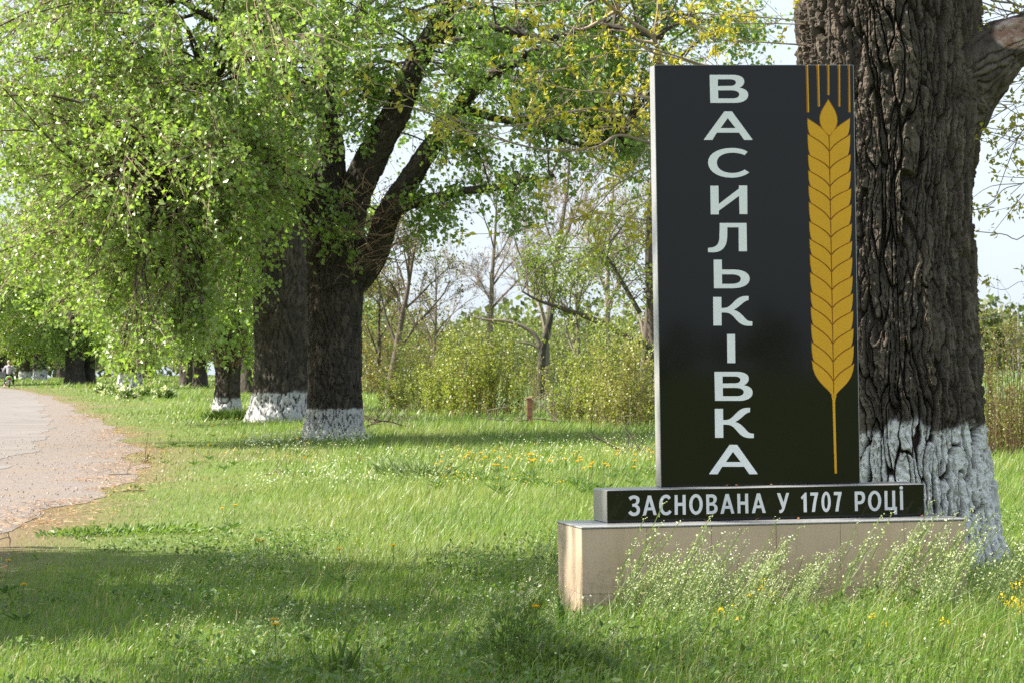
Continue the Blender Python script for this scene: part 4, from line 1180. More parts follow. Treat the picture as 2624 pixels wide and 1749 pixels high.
# ---- half bare spring trees in the middle distance
def fractal_tree(rng, base, h, r, spread=0.55, levels=4, leader=True, kids=7, up=0.25):
    paths = []; ends = []
    def grow(p, d, L, rad, lev):
        n = 6 if lev < 2 else (4 if lev == 2 else 3)
        pts = [p]; q = p.copy(); dd = d.copy()
        for i in range(n - 1):
            dd = dd + rng.normal(size=3) * (0.05 if lev == 0 else 0.11) + np.array([0, 0, up * 0.1]); dd /= np.linalg.norm(dd)
            q = q + dd * L / (n - 1); pts.append(q.copy())
        pts = np.array(pts)
        paths.append((pts, np.linspace(rad, rad * (0.25 if lev else 0.18), n), lev))
        if lev == levels:
            ends.append(pts[-1]); return
        k = kids + (6 if lev == 0 else 0)
        for j in range(k):
            t = rng.uniform(0.22 if lev == 0 else 0.15, 1.0)
            i0 = min(int(t * (n - 1)), n - 2); f = t * (n - 1) - i0
            s = pts[i0] * (1 - f) + pts[i0 + 1] * f
            dr = pts[i0 + 1] - pts[i0]; dr /= np.linalg.norm(dr)
            side = unit(1, rng)[0]; side -= dr * (side @ dr); side /= np.linalg.norm(side)
            nd = dr * (1 - spread * .6) + side * spread + np.array([0, 0, up * 0.6]); nd /= np.linalg.norm(nd)
            grow(s, nd, L * rng.uniform(0.34, 0.55) * (1.15 - 0.5 * t), max(rad * (1 - 0.8 * t) * 0.55, 0.006), lev + 1)
    grow(np.array(base, float), np.array([0, 0, 1.0]), h, r, 0)
    return paths, np.array(ends)
def bare_tree(label, px, py, ptop, hw, seed, leafn=0, leafc=(0.12, 0.16, 0.03), leafs=0.12, spread=0.6, kids=6, brc=(0.13, 0.105, 0.08), levels=3, d=None, up=0.3, group=None, lean=0.0):
    rng = np.random.default_rng(seed)
    g = ground_hit(px, py); 
    if d is None: d = g[1]
    b = at(px, py, d); b[2] = float(gh(b[0], d)) - 0.1
    h = (py - ptop) * KPX * d / F_PX
    t = thing('spring_tree', label, 'tree', tuple(b), 0, group)
    paths, ends = fractal_tree(rng, b, h, hw * KPX * d / F_PX, spread, levels, kids=kids, up=up)
    tr, br = MB(), MB()
    for pts, rad, lev in paths:
        pts = pts.copy(); pts[:, 0] += lean * (pts[:, 2] - b[2])
        c = np.array(brc) * rng.uniform(0.75, 1.35) * (1.0 if lev < 2 else 1.5)
        mb = tr if lev == 0 else br
        mb.tube(pts - b, np.maximum(rad, 0.004 + 0.00003 * d), 8 if lev == 0 else (5 if lev == 1 else 3), c, False)
    tr.build('trunk', MAT['twig'], t, True)
    br.build('branches', MAT['twig'], t, True, 'stuff')
    if leafn:
        C = Crown(rng)
        e = ends.copy(); e[:, 0] += lean * (e[:, 2] - b[2])
        pts = np.repeat(e, leafn, 0) + rng.normal(size=(len(e) * leafn, 3)) * 0.18
        C.leaves(pts, leafs, leafc, 0.3, 0.25, 0.2, 0.2)
        C.build(t, MAT['young_leaf'])
    return t
bare_tree('leafless tree with a fan of fine grey twigs above the wide yellow bush', 1115, 905, 430, 9, 201, 0, spread=0.62, kids=6, levels=4)
bare_tree('dark twiggy tree with sparse olive leaves right of the twin trunks', 890, 907, 520, 10, 202, 2, (0.10, 0.11, 0.03), 0.12, brc=(0.09, 0.07, 0.055), kids=5, lean=0.12, levels=4)
bare_tree('tall bare tree with brown twigs rising behind the red post', 1250, 912, 300, 11, 203, 0, brc=(0.17, 0.135, 0.11), kids=6, levels=4, lean=0.07)
bare_tree('leafy light green tree half hidden by the left edge of the sign', 1478, 925, 380, 12, 204, 6, (0.13, 0.20, 0.035), 0.13, brc=(0.10, 0.08, 0.06), d=118, kids=7, spread=0.75)
bare_tree('bare reddish twigged tree above the sign side of the thicket', 1400, 912, 330, 8, 205, 1, (0.14, 0.13, 0.03), 0.10, brc=(0.20, 0.15, 0.125), d=165, kids=6, levels=4)
bare_tree('small dark tree with ochre leaves close to the twin trunks', 868, 905, 640, 7, 206, 4, (0.17, 0.14, 0.04), 0.13, brc=(0.08, 0.065, 0.05), kids=6)
bare_tree('light green sapling crown between the red post tree and the thicket', 1330, 930, 560, 6, 207, 6, (0.15, 0.22, 0.04), 0.12, kids=6, d=125)
bare_tree('thin grey tree among the brown thicket left of the fan shaped tree', 1000, 900, 600, 6, 208, 2, (0.13, 0.14, 0.04), 0.12, brc=(0.15, 0.12, 0.095), kids=6)
bare_tree('thin tree with few leaves beyond the right edge of the trunk', 2330, 905, 780, 3, 209, 2, (0.14, 0.15, 0.04), 0.14, kids=5, d=240)
# the leaning dead limb over the thicket
gd = ground_hit(1245, 915)
dd_ = gd[1] - 8
dead = thing('dead_tree', 'broken dead tree with a curved bare limb arching left beside the red post', 'tree', (at(1243, 915, dd_)[0], dd_, float(gh(0, dd_))))
mb = MB()
o0 = np.array(dead.location)
bark_part('trunk', px_path([(1240, 932, dd_, 11), (1243, 870, dd_, 9), (1246, 800, dd_, 8.5), (1262, 740, dd_, 7), (1270, 700, dd_, 6), (1276, 640, dd_, 4)]), MAT['bark'], dead, 40, 70, 0.03, 0.09, 0.4, 91, lump=0.12)
for rws in ([(1243, 800, dd_, 7), (1232, 775, dd_, 6), (1205, 752, dd_, 5), (1165, 738, dd_, 4), (1120, 735, dd_, 3), (1080, 728, dd_, 1.5)],
            [(1250, 810, dd_, 5), (1220, 790, dd_, 3), (1180, 785, dd_, 1.5)]):
    mb = MB(); C = curve(px_path(rws), 20); mb.tube(C[:, :3] - o0, C[:, 3], 6, (0.15, 0.12, 0.095)); mb.build('limb', MAT['twig'], dead, True)
d4 = 116.0
lm = thing('leaning_limb_tree', 'dark leaning tree whose long limb slants up left out from behind the sign', 'tree', (at(1500, 930, d4)[0], d4, float(gh(0, d4))))
o0 = np.array(lm.location)
mb = MB(); C = curve(px_path([(1505, 940, d4, 12), (1502, 870, d4, 12), (1500, 800, d4, 11), (1495, 700, d4, 10), (1490, 560, d4, 8), (1495, 420, d4, 5)]), 24); mb.tube(C[:, :3] - o0, C[:, 3], 8, (0.09, 0.072, 0.055)); mb.build('trunk', MAT['twig'], lm, True)
lim = px_path([(1500, 800, d4, 9), (1440, 775, d4 - .4, 8), (1390, 745, d4 - .8, 7), (1330, 722, d4 - 1, 6), (1280, 705, d4 - 1.4, 5), (1235, 690, d4 - 1.6, 3), (1200, 670, d4 - 2, 2)])
lim2 = px_path([(1470, 720, d4, 6), (1430, 650, d4, 5), (1400, 600, d4, 4), (1370, 570, d4, 2)])
for q in (lim, lim2):
    mb = MB(); C = curve(q, 24); mb.tube(C[:, :3] - o0, C[:, 3], 7, (0.09, 0.072, 0.055)); mb.build('limb', MAT['twig'], lm, True)
c4 = Crown(np.random.default_rng(44))
cc = blob_centres([(1260, 640, d4 - 1, 75, 10, 1.2), (1330, 640, d4 - 1, 80, 11, 1.2), (1400, 560, d4, 90, 11, 1.5), (1460, 650, d4, 70, 8, 1.5), (1250, 590, d4, 60, 6, 1), (1470, 480, d4, 70, 6, 1.5)], c4.rng, 0.2, 6)
c4.grow(np.vstack([curve(lim, 20)[4:, :3], curve(lim2, 12)[:, :3]]), cc, np.full(len(cc), 0.75), 9, 7, 0.12, (0.15, 0.225, 0.04), 0.03, tw_r=0.009, brc=(0.11, 0.09, 0.07), twc=(0.15, 0.12, 0.09), droop=0.0, wind=0.1)
c4.build(lm, MAT['young_leaf'])

# ---- shrubs and shoots along the thicket
def shrub(label, px, py, wpx, ptop, n, seed, leafc, stemc, nl=22, leafs=0.055, d=None, thick=1.0, depth=1.2, name='bush', cat='bush', leaf0=0.15, group=None, fan=0.25, er=0.0035):
    rng = np.random.default_rng(seed)
    if d is None: d = ground_hit(px, py)[1]
    b = at(px, py, d); b[2] = float(gh(b[0], d))
    k = KPX * d / F_PX
    h0 = (py - ptop) * k; w = wpx * k
    t = thing(name, label, cat, tuple(b), 0, group)
    S_, C = MB(), Crown(rng)
    L = []
    for i in range(n):
        u = rng.normal() * 0.42; u = max(-1, min(1, u))
        s = np.array([u * w, rng.normal() * depth * 0.5, -0.05])
        h = h0 * (1 - 0.45 * u * u) * rng.uniform(0.35, 1.05)
        e = s + np.array([u * fan * h + rng.normal() * 0.08 * h, rng.normal() * 0.1 * h, h])
        m_ = (s + e) / 2 + rng.normal(size=3) * 0.04 * h
        Tw = curve(np.array([s, m_, e]), 6)
        S_.tube(Tw, np.linspace(0.011, er, 6) * thick, 3, np.array(stemc) * rng.uniform(0.6, 1.3), False)
        q = rng.uniform(leaf0, 1, nl) * 5; i0 = np.clip(q.astype(int), 0, 4); f = (q - i0)[:, None]
        L.append(Tw[i0] * (1 - f) + Tw[i0 + 1] * f + rng.normal(size=(nl, 3)) * 0.05)
        for j in range(3):
            a = Tw[rng.integers(2, 6)]; e2 = a + np.array([rng.normal() * .2, rng.normal() * .2, rng.uniform(0.05, .4)]) * h * 0.35
            S_.tube(np.array([a, (a + e2) / 2 + rng.normal(size=3) * .01, e2]), np.array([0.005, 0.004, 0.003]) * thick, 3, np.array(stemc) * rng.uniform(0.7, 1.4), False)
            L.append(a + (e2 - a) * rng.random((max(2, nl // 4), 1)) + rng.normal(size=(max(2, nl // 4), 3)) * 0.04)
    C.leaves(np.vstack(L), leafs, leafc, 0.3, 0.2, 0.1, 0.2)
    S_.build('stems', MAT['twig'], t, False, 'stuff')
    C.build(t, MAT['young_leaf'], np.zeros(3))
    return t
YG = (0.225, 0.275, 0.06); OL = (0.20, 0.22, 0.06); RB = (0.33, 0.215, 0.13); GRN = (0.19, 0.26, 0.05)
shrub('wide yellow green bush with orange brown stems in the middle of the thicket', 1110, 955, 95, 745, 100, 301, YG, (0.27, 0.16, 0.08), 46, 0.085)
shrub('low yellow green bush just right of the twin trunks', 935, 945, 75, 790, 60, 302, YG, RB, 40, 0.08)
shrub('yellow green bush between the twin trunks and the wide bush', 1010, 950, 65, 820, 55, 303, YG, RB, 40, 0.08)
shrub('brown stemmed bush behind the red post', 1215, 945, 60, 820, 40, 304, OL, (0.22, 0.15, 0.10), 14, 0.06)
shrub('olive leaved bush with reddish stems right of the red post', 1330, 970, 80, 800, 85, 305, YG, (0.26, 0.17, 0.11), 26, 0.07)
shrub('dense tan stemmed bush against the left edge of the sign', 1445, 980, 85, 780, 110, 306, (0.23, 0.25, 0.06), (0.33, 0.24, 0.155), 26, 0.07)
shrub('tall olive bush behind the tan stemmed thicket', 1400, 950, 110, 700, 80, 307, (0.22, 0.29, 0.07), RB, 36, 0.09)
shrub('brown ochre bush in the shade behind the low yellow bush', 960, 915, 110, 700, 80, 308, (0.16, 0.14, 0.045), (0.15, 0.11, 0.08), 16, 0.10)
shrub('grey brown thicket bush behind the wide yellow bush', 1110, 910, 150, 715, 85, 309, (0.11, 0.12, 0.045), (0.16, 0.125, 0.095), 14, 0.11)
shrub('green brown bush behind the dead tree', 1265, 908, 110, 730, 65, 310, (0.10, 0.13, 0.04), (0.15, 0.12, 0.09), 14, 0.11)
shrub('ochre budded bush at the foot of the dark twiggy tree', 865, 905, 45, 760, 60, 311, (0.20, 0.15, 0.05), (0.16, 0.12, 0.08), 16, 0.10)
for i, (px, w, top, n, lab) in enumerate(((2270, 22, 760, 26, 'tall thin shoots in leaf close beside the big trunk'), (2315, 26, 700, 30, 'tallest thin leafy shoots in the gap right of the big trunk'), (2365, 30, 720, 30, 'tall thin shoots at the right edge of the picture'), (2460, 45, 730, 30, 'tall thin shoots just outside the right edge'), (2580, 50, 740, 28, 'tall thin shoots farthest outside the right edge'))):
    shrub(lab, px, 1062, w, top, n, 320 + i, (0.13, 0.15, 0.03), (0.21, 0.13, 0.08), 26, 0.038, d=56, thick=0.75, depth=1.2, name='shoots', cat='shrub', fan=0.06)
shrub('dense brown undershoots below the tall shoots right of the big trunk', 2320, 1064, 75, 880, 120, 330, (0.15, 0.14, 0.035), (0.26, 0.17, 0.105), 14, 0.04, d=57, thick=0.9, depth=1.5, name='shoots', cat='shrub', fan=0.1)

# ---- the far wood all round the horizon
rngw = np.random.default_rng(77)
def wood_ring():
    Vs, Ts, Cs, n0 = [], [], [], 0
    wd = MB()
    for k in range(900):
        a = rngw.uniform(0, 2 * math.pi) if k < 620 else math.pi / 2 + (rngw.uniform(-0.2, 0.24) if k < 760 else rngw.uniform(-0.7, 0.6))
        R = rngw.uniform(430, 640)
        front = abs(((a - math.pi / 2 + math.pi) % (2 * math.pi)) - math.pi) < 0.22
        h = rngw.uniform(6.5, 11.5)
        x, y = R * math.cos(a), R * math.sin(a)
        z0 = float(gh(x, y))
        side = abs(((a - math.pi / 2 + math.pi) % (2 * math.pi)) - math.pi) < 0.6
        m = 240 if front else (90 if side else 36)
        s = 1.0 if front else (1.4 if side else 2.3)
        u = unit(m, rngw) * (rngw.random((m, 1)) ** 0.4)
        C = np.array([x, y, z0 + h * 0.52]) + u * np.array([h * 0.42, h * 0.42, h * 0.5]) * (0.75 + 0.5 * vnoise(u[:, :1] * 2 + k, u[:, 1:2] * 2, u[:, 2:] * 2, k))
        V, T = kites(C, unit(m, rngw), unit(m, rngw), s * rngw.uniform(0.6, 1.3, m), 0.2, 0.5)
        Vs.append(V); Ts.append(T + n0); n0 += len(V)
        base = np.array([(0.10, 0.13, 0.045), (0.13, 0.15, 0.06), (0.13, 0.115, 0.075)][rngw.integers(3)])
        Cs.append(np.repeat(leaf_cols(m, rngw, base, 0.25, 0.05), 4, 0))
    return mesh_np('far_wood', np.vstack(Vs), np.vstack(Ts), np.vstack(Cs))
link('far_wood', wood_ring(), MAT['young_leaf'], kind='stuff')
def hedge_belt():
    """nearer green shelter belt beyond the thicket, one mass"""
    Vs, Ts, Cs, n0 = [], [], [], 0
    for k in range(60):
        px = rngw.uniform(760, 1560); d = rngw.uniform(225, 300)
        b = at(px, 850, d); h = rngw.uniform(3.0, 6.4) ; z0 = float(gh(b[0], d))
        m = 800
        u = unit(m, rngw) * (rngw.random((m, 1)) ** 0.4)
        C = np.array([b[0], d, z0 + h * 0.5]) + u * np.array([h * 0.55, h * 0.5, h * 0.52]) * (0.7 + 0.6 * vnoise(u[:, :1] * 2 + k, u[:, 1:2] * 2, u[:, 2:] * 2, k))
        V, T = kites(C, unit(m, rngw), unit(m, rngw), 0.22 * rngw.uniform(0.6, 1.3, m), 0.2, 0.45)
        Vs.append(V); Ts.append(T + n0); n0 += len(V)
        base = np.array([(0.125, 0.165, 0.05), (0.155, 0.18, 0.06), (0.12, 0.115, 0.07)][rngw.integers(3)])
        Cs.append(np.repeat(leaf_cols(m, rngw, base, 0.3, 0.05), 4, 0))
    return mesh_np('far_thicket', np.vstack(Vs), np.vstack(Ts), np.vstack(Cs))
link('far_thicket', hedge_belt(), MAT['young_leaf'], kind='stuff')
# ---- red marker post
dp = ground_hit(1217, 974)[1]
pb = at(1217, 976, dp); pb[2] = float(gh(pb[0], dp))
post = thing('marker_post', 'short rusty red marker post with a bent cap in the grass before the thicket', 'post', tuple(pb))
k = KPX * dp / F_PX
mb = MB(); mb.box(-6.5 * k, -6 * k, -0.1, 6.5 * k, 6 * k, 58 * k, 0.012, (0.27, 0.115, 0.08)); mb.build('shaft', MAT['paint'], post)
mb = MB(); mb.box(-8 * k, -7.5 * k, 58 * k, 5 * k, 7.5 * k, 62 * k, 0.008, (0.36, 0.17, 0.12)); mb.box(4.5 * k, -6 * k, 60 * k, 8 * k, 6 * k, 64.5 * k, 0.008, (0.36, 0.17, 0.12)); mb.build('cap', MAT['paint'], post)
for z in (20, 38):
    mb = MB(); mb.box(-6.8 * k, -6.3 * k, z * k, 6.8 * k, 6.3 * k, (z + 2.2) * k, 0.004, (0.24, 0.09, 0.06)); mb.build('band', MAT['paint'], post)

# ---- fallen branches
def fallen(label, rows, seed, kids, col, leafn=0, ln=(0.3, 0.9)):
    rng = np.random.default_rng(seed)
    P = px_path(rows); P[:, 2] = np.maximum(P[:, 2], gh(P[:, 0], P[:, 1]) + 0.02)
    b = P[0, :3].copy(); b[2] = float(gh(b[0], b[1]))
    t = thing('fallen_branch', label, 'branch', tuple(b))
    C = curve(P, 30); mb = MB(); mb.tube(C[:, :3] - b, C[:, 3], 6, col); mb.build('stick', MAT['twig'], t, True)
    tw = MB(); Cc = Crown(rng); L = []
    for j in range(kids):
        i = rng.integers(5, 30); s = C[i, :3]
        e = s + np.array([rng.normal() * 0.6, rng.normal() * 0.4, abs(rng.normal()) * 0.5]) * rng.uniform(*ln)
        m_ = (s + e) / 2 + rng.normal(size=3) * 0.06
        T_ = curve(np.array([s, m_, e]), 6)
        tw.tube(T_ - b, np.linspace(max(0.008, C[i, 3] * .5), 0.005, 6), 3, np.array(col) * rng.uniform(.8, 1.4), False)
        for q in range(2):
            s2 = T_[rng.integers(2, 6)]; e2 = s2 + np.array([rng.normal(), rng.normal() * .5, abs(rng.normal())]) * 0.18
            tw.tube(np.array([s2, (s2 + e2) / 2 + rng.normal(size=3) * .02, e2]) - b, np.array([0.007, 0.006, 0.004]), 3, np.array(col) * rng.uniform(.8, 1.5), False)
            L.append(e2); L.append(e)
    tw.build('twigs', MAT['twig'], t, False, 'stuff')
    if leafn:
        Cc.leaves(np.repeat(np.array(L), leafn, 0) + rng.normal(size=(len(L) * leafn, 3)) * 0.05, 0.05, (0.11, 0.15, 0.03), 0.3, 0.3)
        Cc.build(t, MAT['young_leaf'])
    return t
df = ground_hit(1440, 1040)[1]
fallen('long fallen branch with a few green leaves by the left edge of the sign', [(1506, 1058, df - 2, 4), (1470, 1052, df - 1, 4.5), (1440, 1040, df, 4), (1410, 1026, df, 3), (1380, 1008, df, 2), (1350, 995, df, 1.2)], 401, 13, (0.11, 0.09, 0.075), 2, (0.25, 0.7))
df = ground_hit(1270, 968)[1] - 2
fallen('grey fallen branch lying across the foot of the red post', [(1310, 972, df, 3.5), (1270, 965, df, 3), (1230, 960, df, 2.4), (1190, 966, df, 2), (1150, 964, df, 1.4), (1100, 958, df, 1)], 402, 12, (0.17, 0.145, 0.12), 0, (0.5, 1.5))
fallen('thin forked dead branch leaning from the red post to the right', [(1290, 971, df - .5, 3), (1270, 955, df - .4, 2.4), (1245, 930, df - .3, 1.8), (1222, 916, df - .2, 1)], 403, 8, (0.15, 0.125, 0.10), 0, (0.4, 1.0))
df = ground_hit(850, 985)[1]
fallen('tangle of dry twigs fallen beside the nearer twin trunk', [(838, 985, df, 2.5), (860, 970, df, 2.2), (890, 966, df, 2), (920, 975, df, 1.4), (945, 980, df, 1)], 404, 26, (0.12, 0.09, 0.07), 0, (0.4, 1.1))
for i, (px, py, dx, lab) in enumerate(((343, 1063, 14, 'small dry twig with leaves on the short grass past the gravel edge'), (312, 1130, 22, 'small leafy windfall twig on dry grass beside the gravel'), (275, 1092, 26, 'brown stick lying along the gravel edge'), (30, 1262, 30, 'pale stick on the needle litter at the left edge'), (620, 1092, 14, 'pale broken stalk standing askew in the grass'))):
    g = ground_hit(px, py); d = g[1]
    fallen(lab, [(px - dx, py - 1, d, 1.3), (px, py - 3, d, 1.5), (px + dx, py - 4 - 8 * (i == 4), d, 1.0)], 410 + i, 3 if i in (1, 0) else 1, (0.17, 0.12, 0.08) if i != 3 else (0.36, 0.27, 0.2), 3 if i < 2 else 0, (0.05, 0.12))

# ------------------------------------------------------------------ grass
rngg = np.random.default_rng(99)
RAYS = {}
def frame_x(px, d): return (px * KPX - 1312.0) * d / F_PX
def in_monument(x, y):
    u = (x - ORG[0]) * cyw + (y - ORG[1]) * syw; v = -(x - ORG[0]) * syw + (y - ORG[1]) * cyw
    return (u > -0.01) & (u < PW + 0.01) & (v > -0.01) & (v < PD + 0.01)
def grass_points(n, d0, d1, pad, power=1.0):
    y = d0 + (d1 - d0) * rngg.random(n) ** power
    xl = frame_x(-40, y) - pad; xr = frame_x(2480, y) + pad * 2.2
    x = xl + (xr - xl) * rngg.random(n)
    return x, y
def lushness(x, y):
    """0 short dry turf near the road, 1 tall rank grass"""
    d = x - xg(y)
    a = sstep(0.2, 5.5, d + 3.0 * (fbm(x * .35, y * .12, 0, 41, 3) - .5))
    b = fbm(x * .7, y * .3, 2.0, 42, 3)
    near_sign = np.exp(-(((x - 1.9) / 2.6) ** 2 + ((y - 18.4) / 2.0) ** 2))
    return np.clip(0.2 + 0.55 * a * (0.6 + 0.8 * b) + 0.55 * near_sign, 0.1, 1.25)
def blades(x, y, hgt, wid, seg2, cols, lean=(0.35, 0.0)):
    n = len(x); z = gh(x, y) - 0.01
    th = rngg.uniform(0, 2 * math.pi, n)
    wv = np.stack([np.cos(th), np.sin(th) * 0.6, np.zeros(n)], -1) * (wid / 2)[:, None]
    ln = np.stack([rngg.normal(lean[0], 0.33, n), rngg.normal(lean[1], 0.33, n), np.ones(n)], -1)
    base = np.stack([x, y, z], -1)
    tip = base + ln * hgt[:, None]; tip[:, 2] -= 0.18 * hgt * (np.abs(ln[:, 0]) + np.abs(ln[:, 1]))
    if seg2:
        mid = base + ln * np.array([0.33, 0.33, 0.62]) * hgt[:, None]
        V = np.stack([base - wv, base + wv, mid + wv * 0.75, mid - wv * 0.75, tip], 1).reshape(-1, 3)
        i = np.arange(n)[:, None] * 5
        return V, i + np.array([[0, 1, 2, 3]]), i + np.array([[3, 2, 4]]), np.repeat(cols, 5, 0)
    V = np.stack([base - wv, base + wv, tip], 1).reshape(-1, 3)
    i = np.arange(n)[:, None] * 3
    return V, None, i + np.array([[0, 1, 2]]), np.repeat(cols, 3, 0)
GC = [np.array(c) for c in ((0.145, 0.225, 0.045), (0.19, 0.275, 0.06), (0.105, 0.18, 0.038), (0.245, 0.285, 0.09), (0.33, 0.285, 0.16))]
def grass_cols(x, y):
    n = len(x); r = rngg.random(n)
    c = np.where((r < .4)[:, None], GC[0], np.where((r < .75)[:, None], GC[1], GC[2]))
    patch = fbm(x * .8, y * .3, 5.0, 61, 3)
    c = c * (1 + 0.5 * (patch - .5))[:, None]
    yel = np.clip((fbm(x * .5 + 3, y * .18, 1.0, 62, 3) - .42) * 3, 0, 1) * 0.75
    c = c * (1 - yel[:, None]) + GC[3] * yel[:, None]
    dry = np.clip(dryness(x, y) * 0.9, 0, 1)
    isd = rngg.random(n) < (0.09 + 0.75 * dry)
    c = np.where(isd[:, None], GC[4] * rngg.uniform(.7, 1.3, (n, 1)), c)
    return c * rngg.uniform(0.75, 1.25, (n, 1))
def make_grass(name, zones):
    Vs, Qs, Ts, Cs, n0 = [], [], [], [], 0
    for (n, d0, d1, pad, hb, wb, seg2) in zones:
        x, y = grass_points(n, d0, d1, pad)
        keep = (x > xg(y) + rngg.uniform(-0.5, 0.5, n)) & ~in_monument(x, y)
        keep |= (x < xa(y) - ROADW - 0.9)
        dry = dryness(x, y)
        keep &= rngg.random(n) > 0.55 * np.clip(dry - 0.3, 0, 1)
        keep &= ~((y > 122) & (x > -2 + (y - 120) * .02) & (rngg.random(n) < .6))
        x, y = x[keep], y[keep]
        lu = lushness(x, y)
        h = hb * lu * rngg.uniform(0.35, 1.25, len(x)); h = np.where(rngg.random(len(x)) < 0.04, h * 1.7, h)
        w = wb * rngg.uniform(0.6, 1.5, len(x))
        V, Q, T, C = blades(x, y, h, w, seg2, grass_cols(x, y))
        Vs.append(V); Ts.append(T + n0); Cs.append(C)
        if Q is not None: Qs.append(Q + n0)
        n0 += len(V)
    F = ([np.vstack(Qs)] if Qs else []) + [np.vstack(Ts)]
    return link(name, mesh_np(name, np.vstack(Vs), F, np.vstack(Cs)), MAT['grass'], kind='stuff')
make_grass('grass', [(130000, 15.0, 27, 1.2, 0.20, 0.0055, True), (110000, 27, 48, 1.5, 0.21, 0.009, False),
                     (90000, 48, 95, 2.5, 0.30, 0.018, False), (70000, 95, 200, 4, 0.32, 0.04, False), (30000, 200, 340, 6, 0.4, 0.09, False)])
# broad leaved herbs between the grass
def herbs():
    n = 15000
    x, y = grass_points(n, 15.0, 34, 1.2)
    m = fbm(x * .9, y * .4, 7.0, 91, 3)
    keep = (m > 0.52) & (x > xg(y) + 0.6) & ~in_monument(x, y)
    x, y = x[keep], y[keep]
    n = len(x); rep = 4
    C = np.repeat(np.stack([x, y, gh(x, y)], -1), rep, 0); N = len(C)
    C[:, 2] += rngg.uniform(0.02, 0.20, N) * np.repeat(lushness(x, y), rep); C[:, :2] += rngg.normal(size=(N, 2)) * 0.03
    A = unit(N, rngg); A[:, 2] = np.abs(A[:, 2]) * .6; A /= np.linalg.norm(A, axis=1)[:, None]
    Nn = unit(N, rngg) * .5 + np.array([0, -0.2, 1])
    V, T = kites(C, A, Nn / np.linalg.norm(Nn, axis=1)[:, None], rngg.uniform(0.02, 0.055, N), 0.25, 0.3)
    col = np.repeat(leaf_cols(N, rngg, (0.08, 0.15, 0.03), 0.3, 0.1), 4, 0)
    return mesh_np('herbs', V, T, col)
link('herbs', herbs(), MAT['weed'], kind='stuff')

# straw, needles and bark crumbs on the gravel edge
def litter():
    n = 17000
    y = 20 + 90 * rngg.random(n) ** 1.6
    x = xg(y) + rngg.normal(-0.15, 0.45, n)
    band = fbm(x * .6, y * .35, 0, 15, 3) > 0.47
    x, y = x[band], y[band]; n = len(x)
    th = rngg.uniform(0, 6.28, n); L = rngg.uniform(0.012, 0.05, n); w = rngg.uniform(0.002, 0.006, n)
    a = np.stack([np.cos(th), np.sin(th), rngg.normal(0, .12, n)], -1) * L[:, None]
    b = np.stack([-np.sin(th), np.cos(th), rngg.normal(0, .2, n)], -1) * w[:, None]
    c = np.stack([x, y, gh(x, y) + 0.03 + rngg.random(n) * 0.012], -1)
    V = np.stack([c - a - b, c + a - b, c + a + b, c - a + b], 1).reshape(-1, 3)
    Q = np.arange(n)[:, None] * 4 + np.array([[0, 1, 2, 3]])
    pal = np.array([(0.36, 0.17, 0.065), (0.38, 0.22, 0.10), (0.17, 0.09, 0.05), (0.44, 0.33, 0.21)])
    col = np.repeat(pal[rngg.integers(0, 4, n)] * rngg.uniform(.7, 1.2, (n, 1)), 4, 0)
    return mesh_np('litter', V, Q, col)
link('litter', litter(), MAT['plain_attr'], kind='stuff')
def stones():
    mb = MB()
    for k in range(1500):
        y = 29 + 60 * rngg.random() ** 1.5
        x = float(rngg.uniform(xa(y) - 1.0, xg(y) - 0.05)); s = rngg.uniform(0.006, 0.02)
        v = np.array([(1, 0, 0), (-1, 0, 0), (0, 1, 0), (0, -1, 0), (0, 0, 1), (0, 0, -.3)]) * s * rngg.uniform(.7, 1.3, (6, 3))
        mb.add(v + np.array([x, y, float(gh(x, y)) + 0.02]), None, [(0, 2, 4), (2, 1, 4), (1, 3, 4), (3, 0, 4), (2, 0, 5), (1, 2, 5), (3, 1, 5), (0, 3, 5)], np.array((0.28, 0.235, 0.20)) * rngg.uniform(.5, 1.4))
    return mb.mesh('gravel_stones')
link('gravel_stones', stones(), MAT['plain_attr'], kind='stuff')

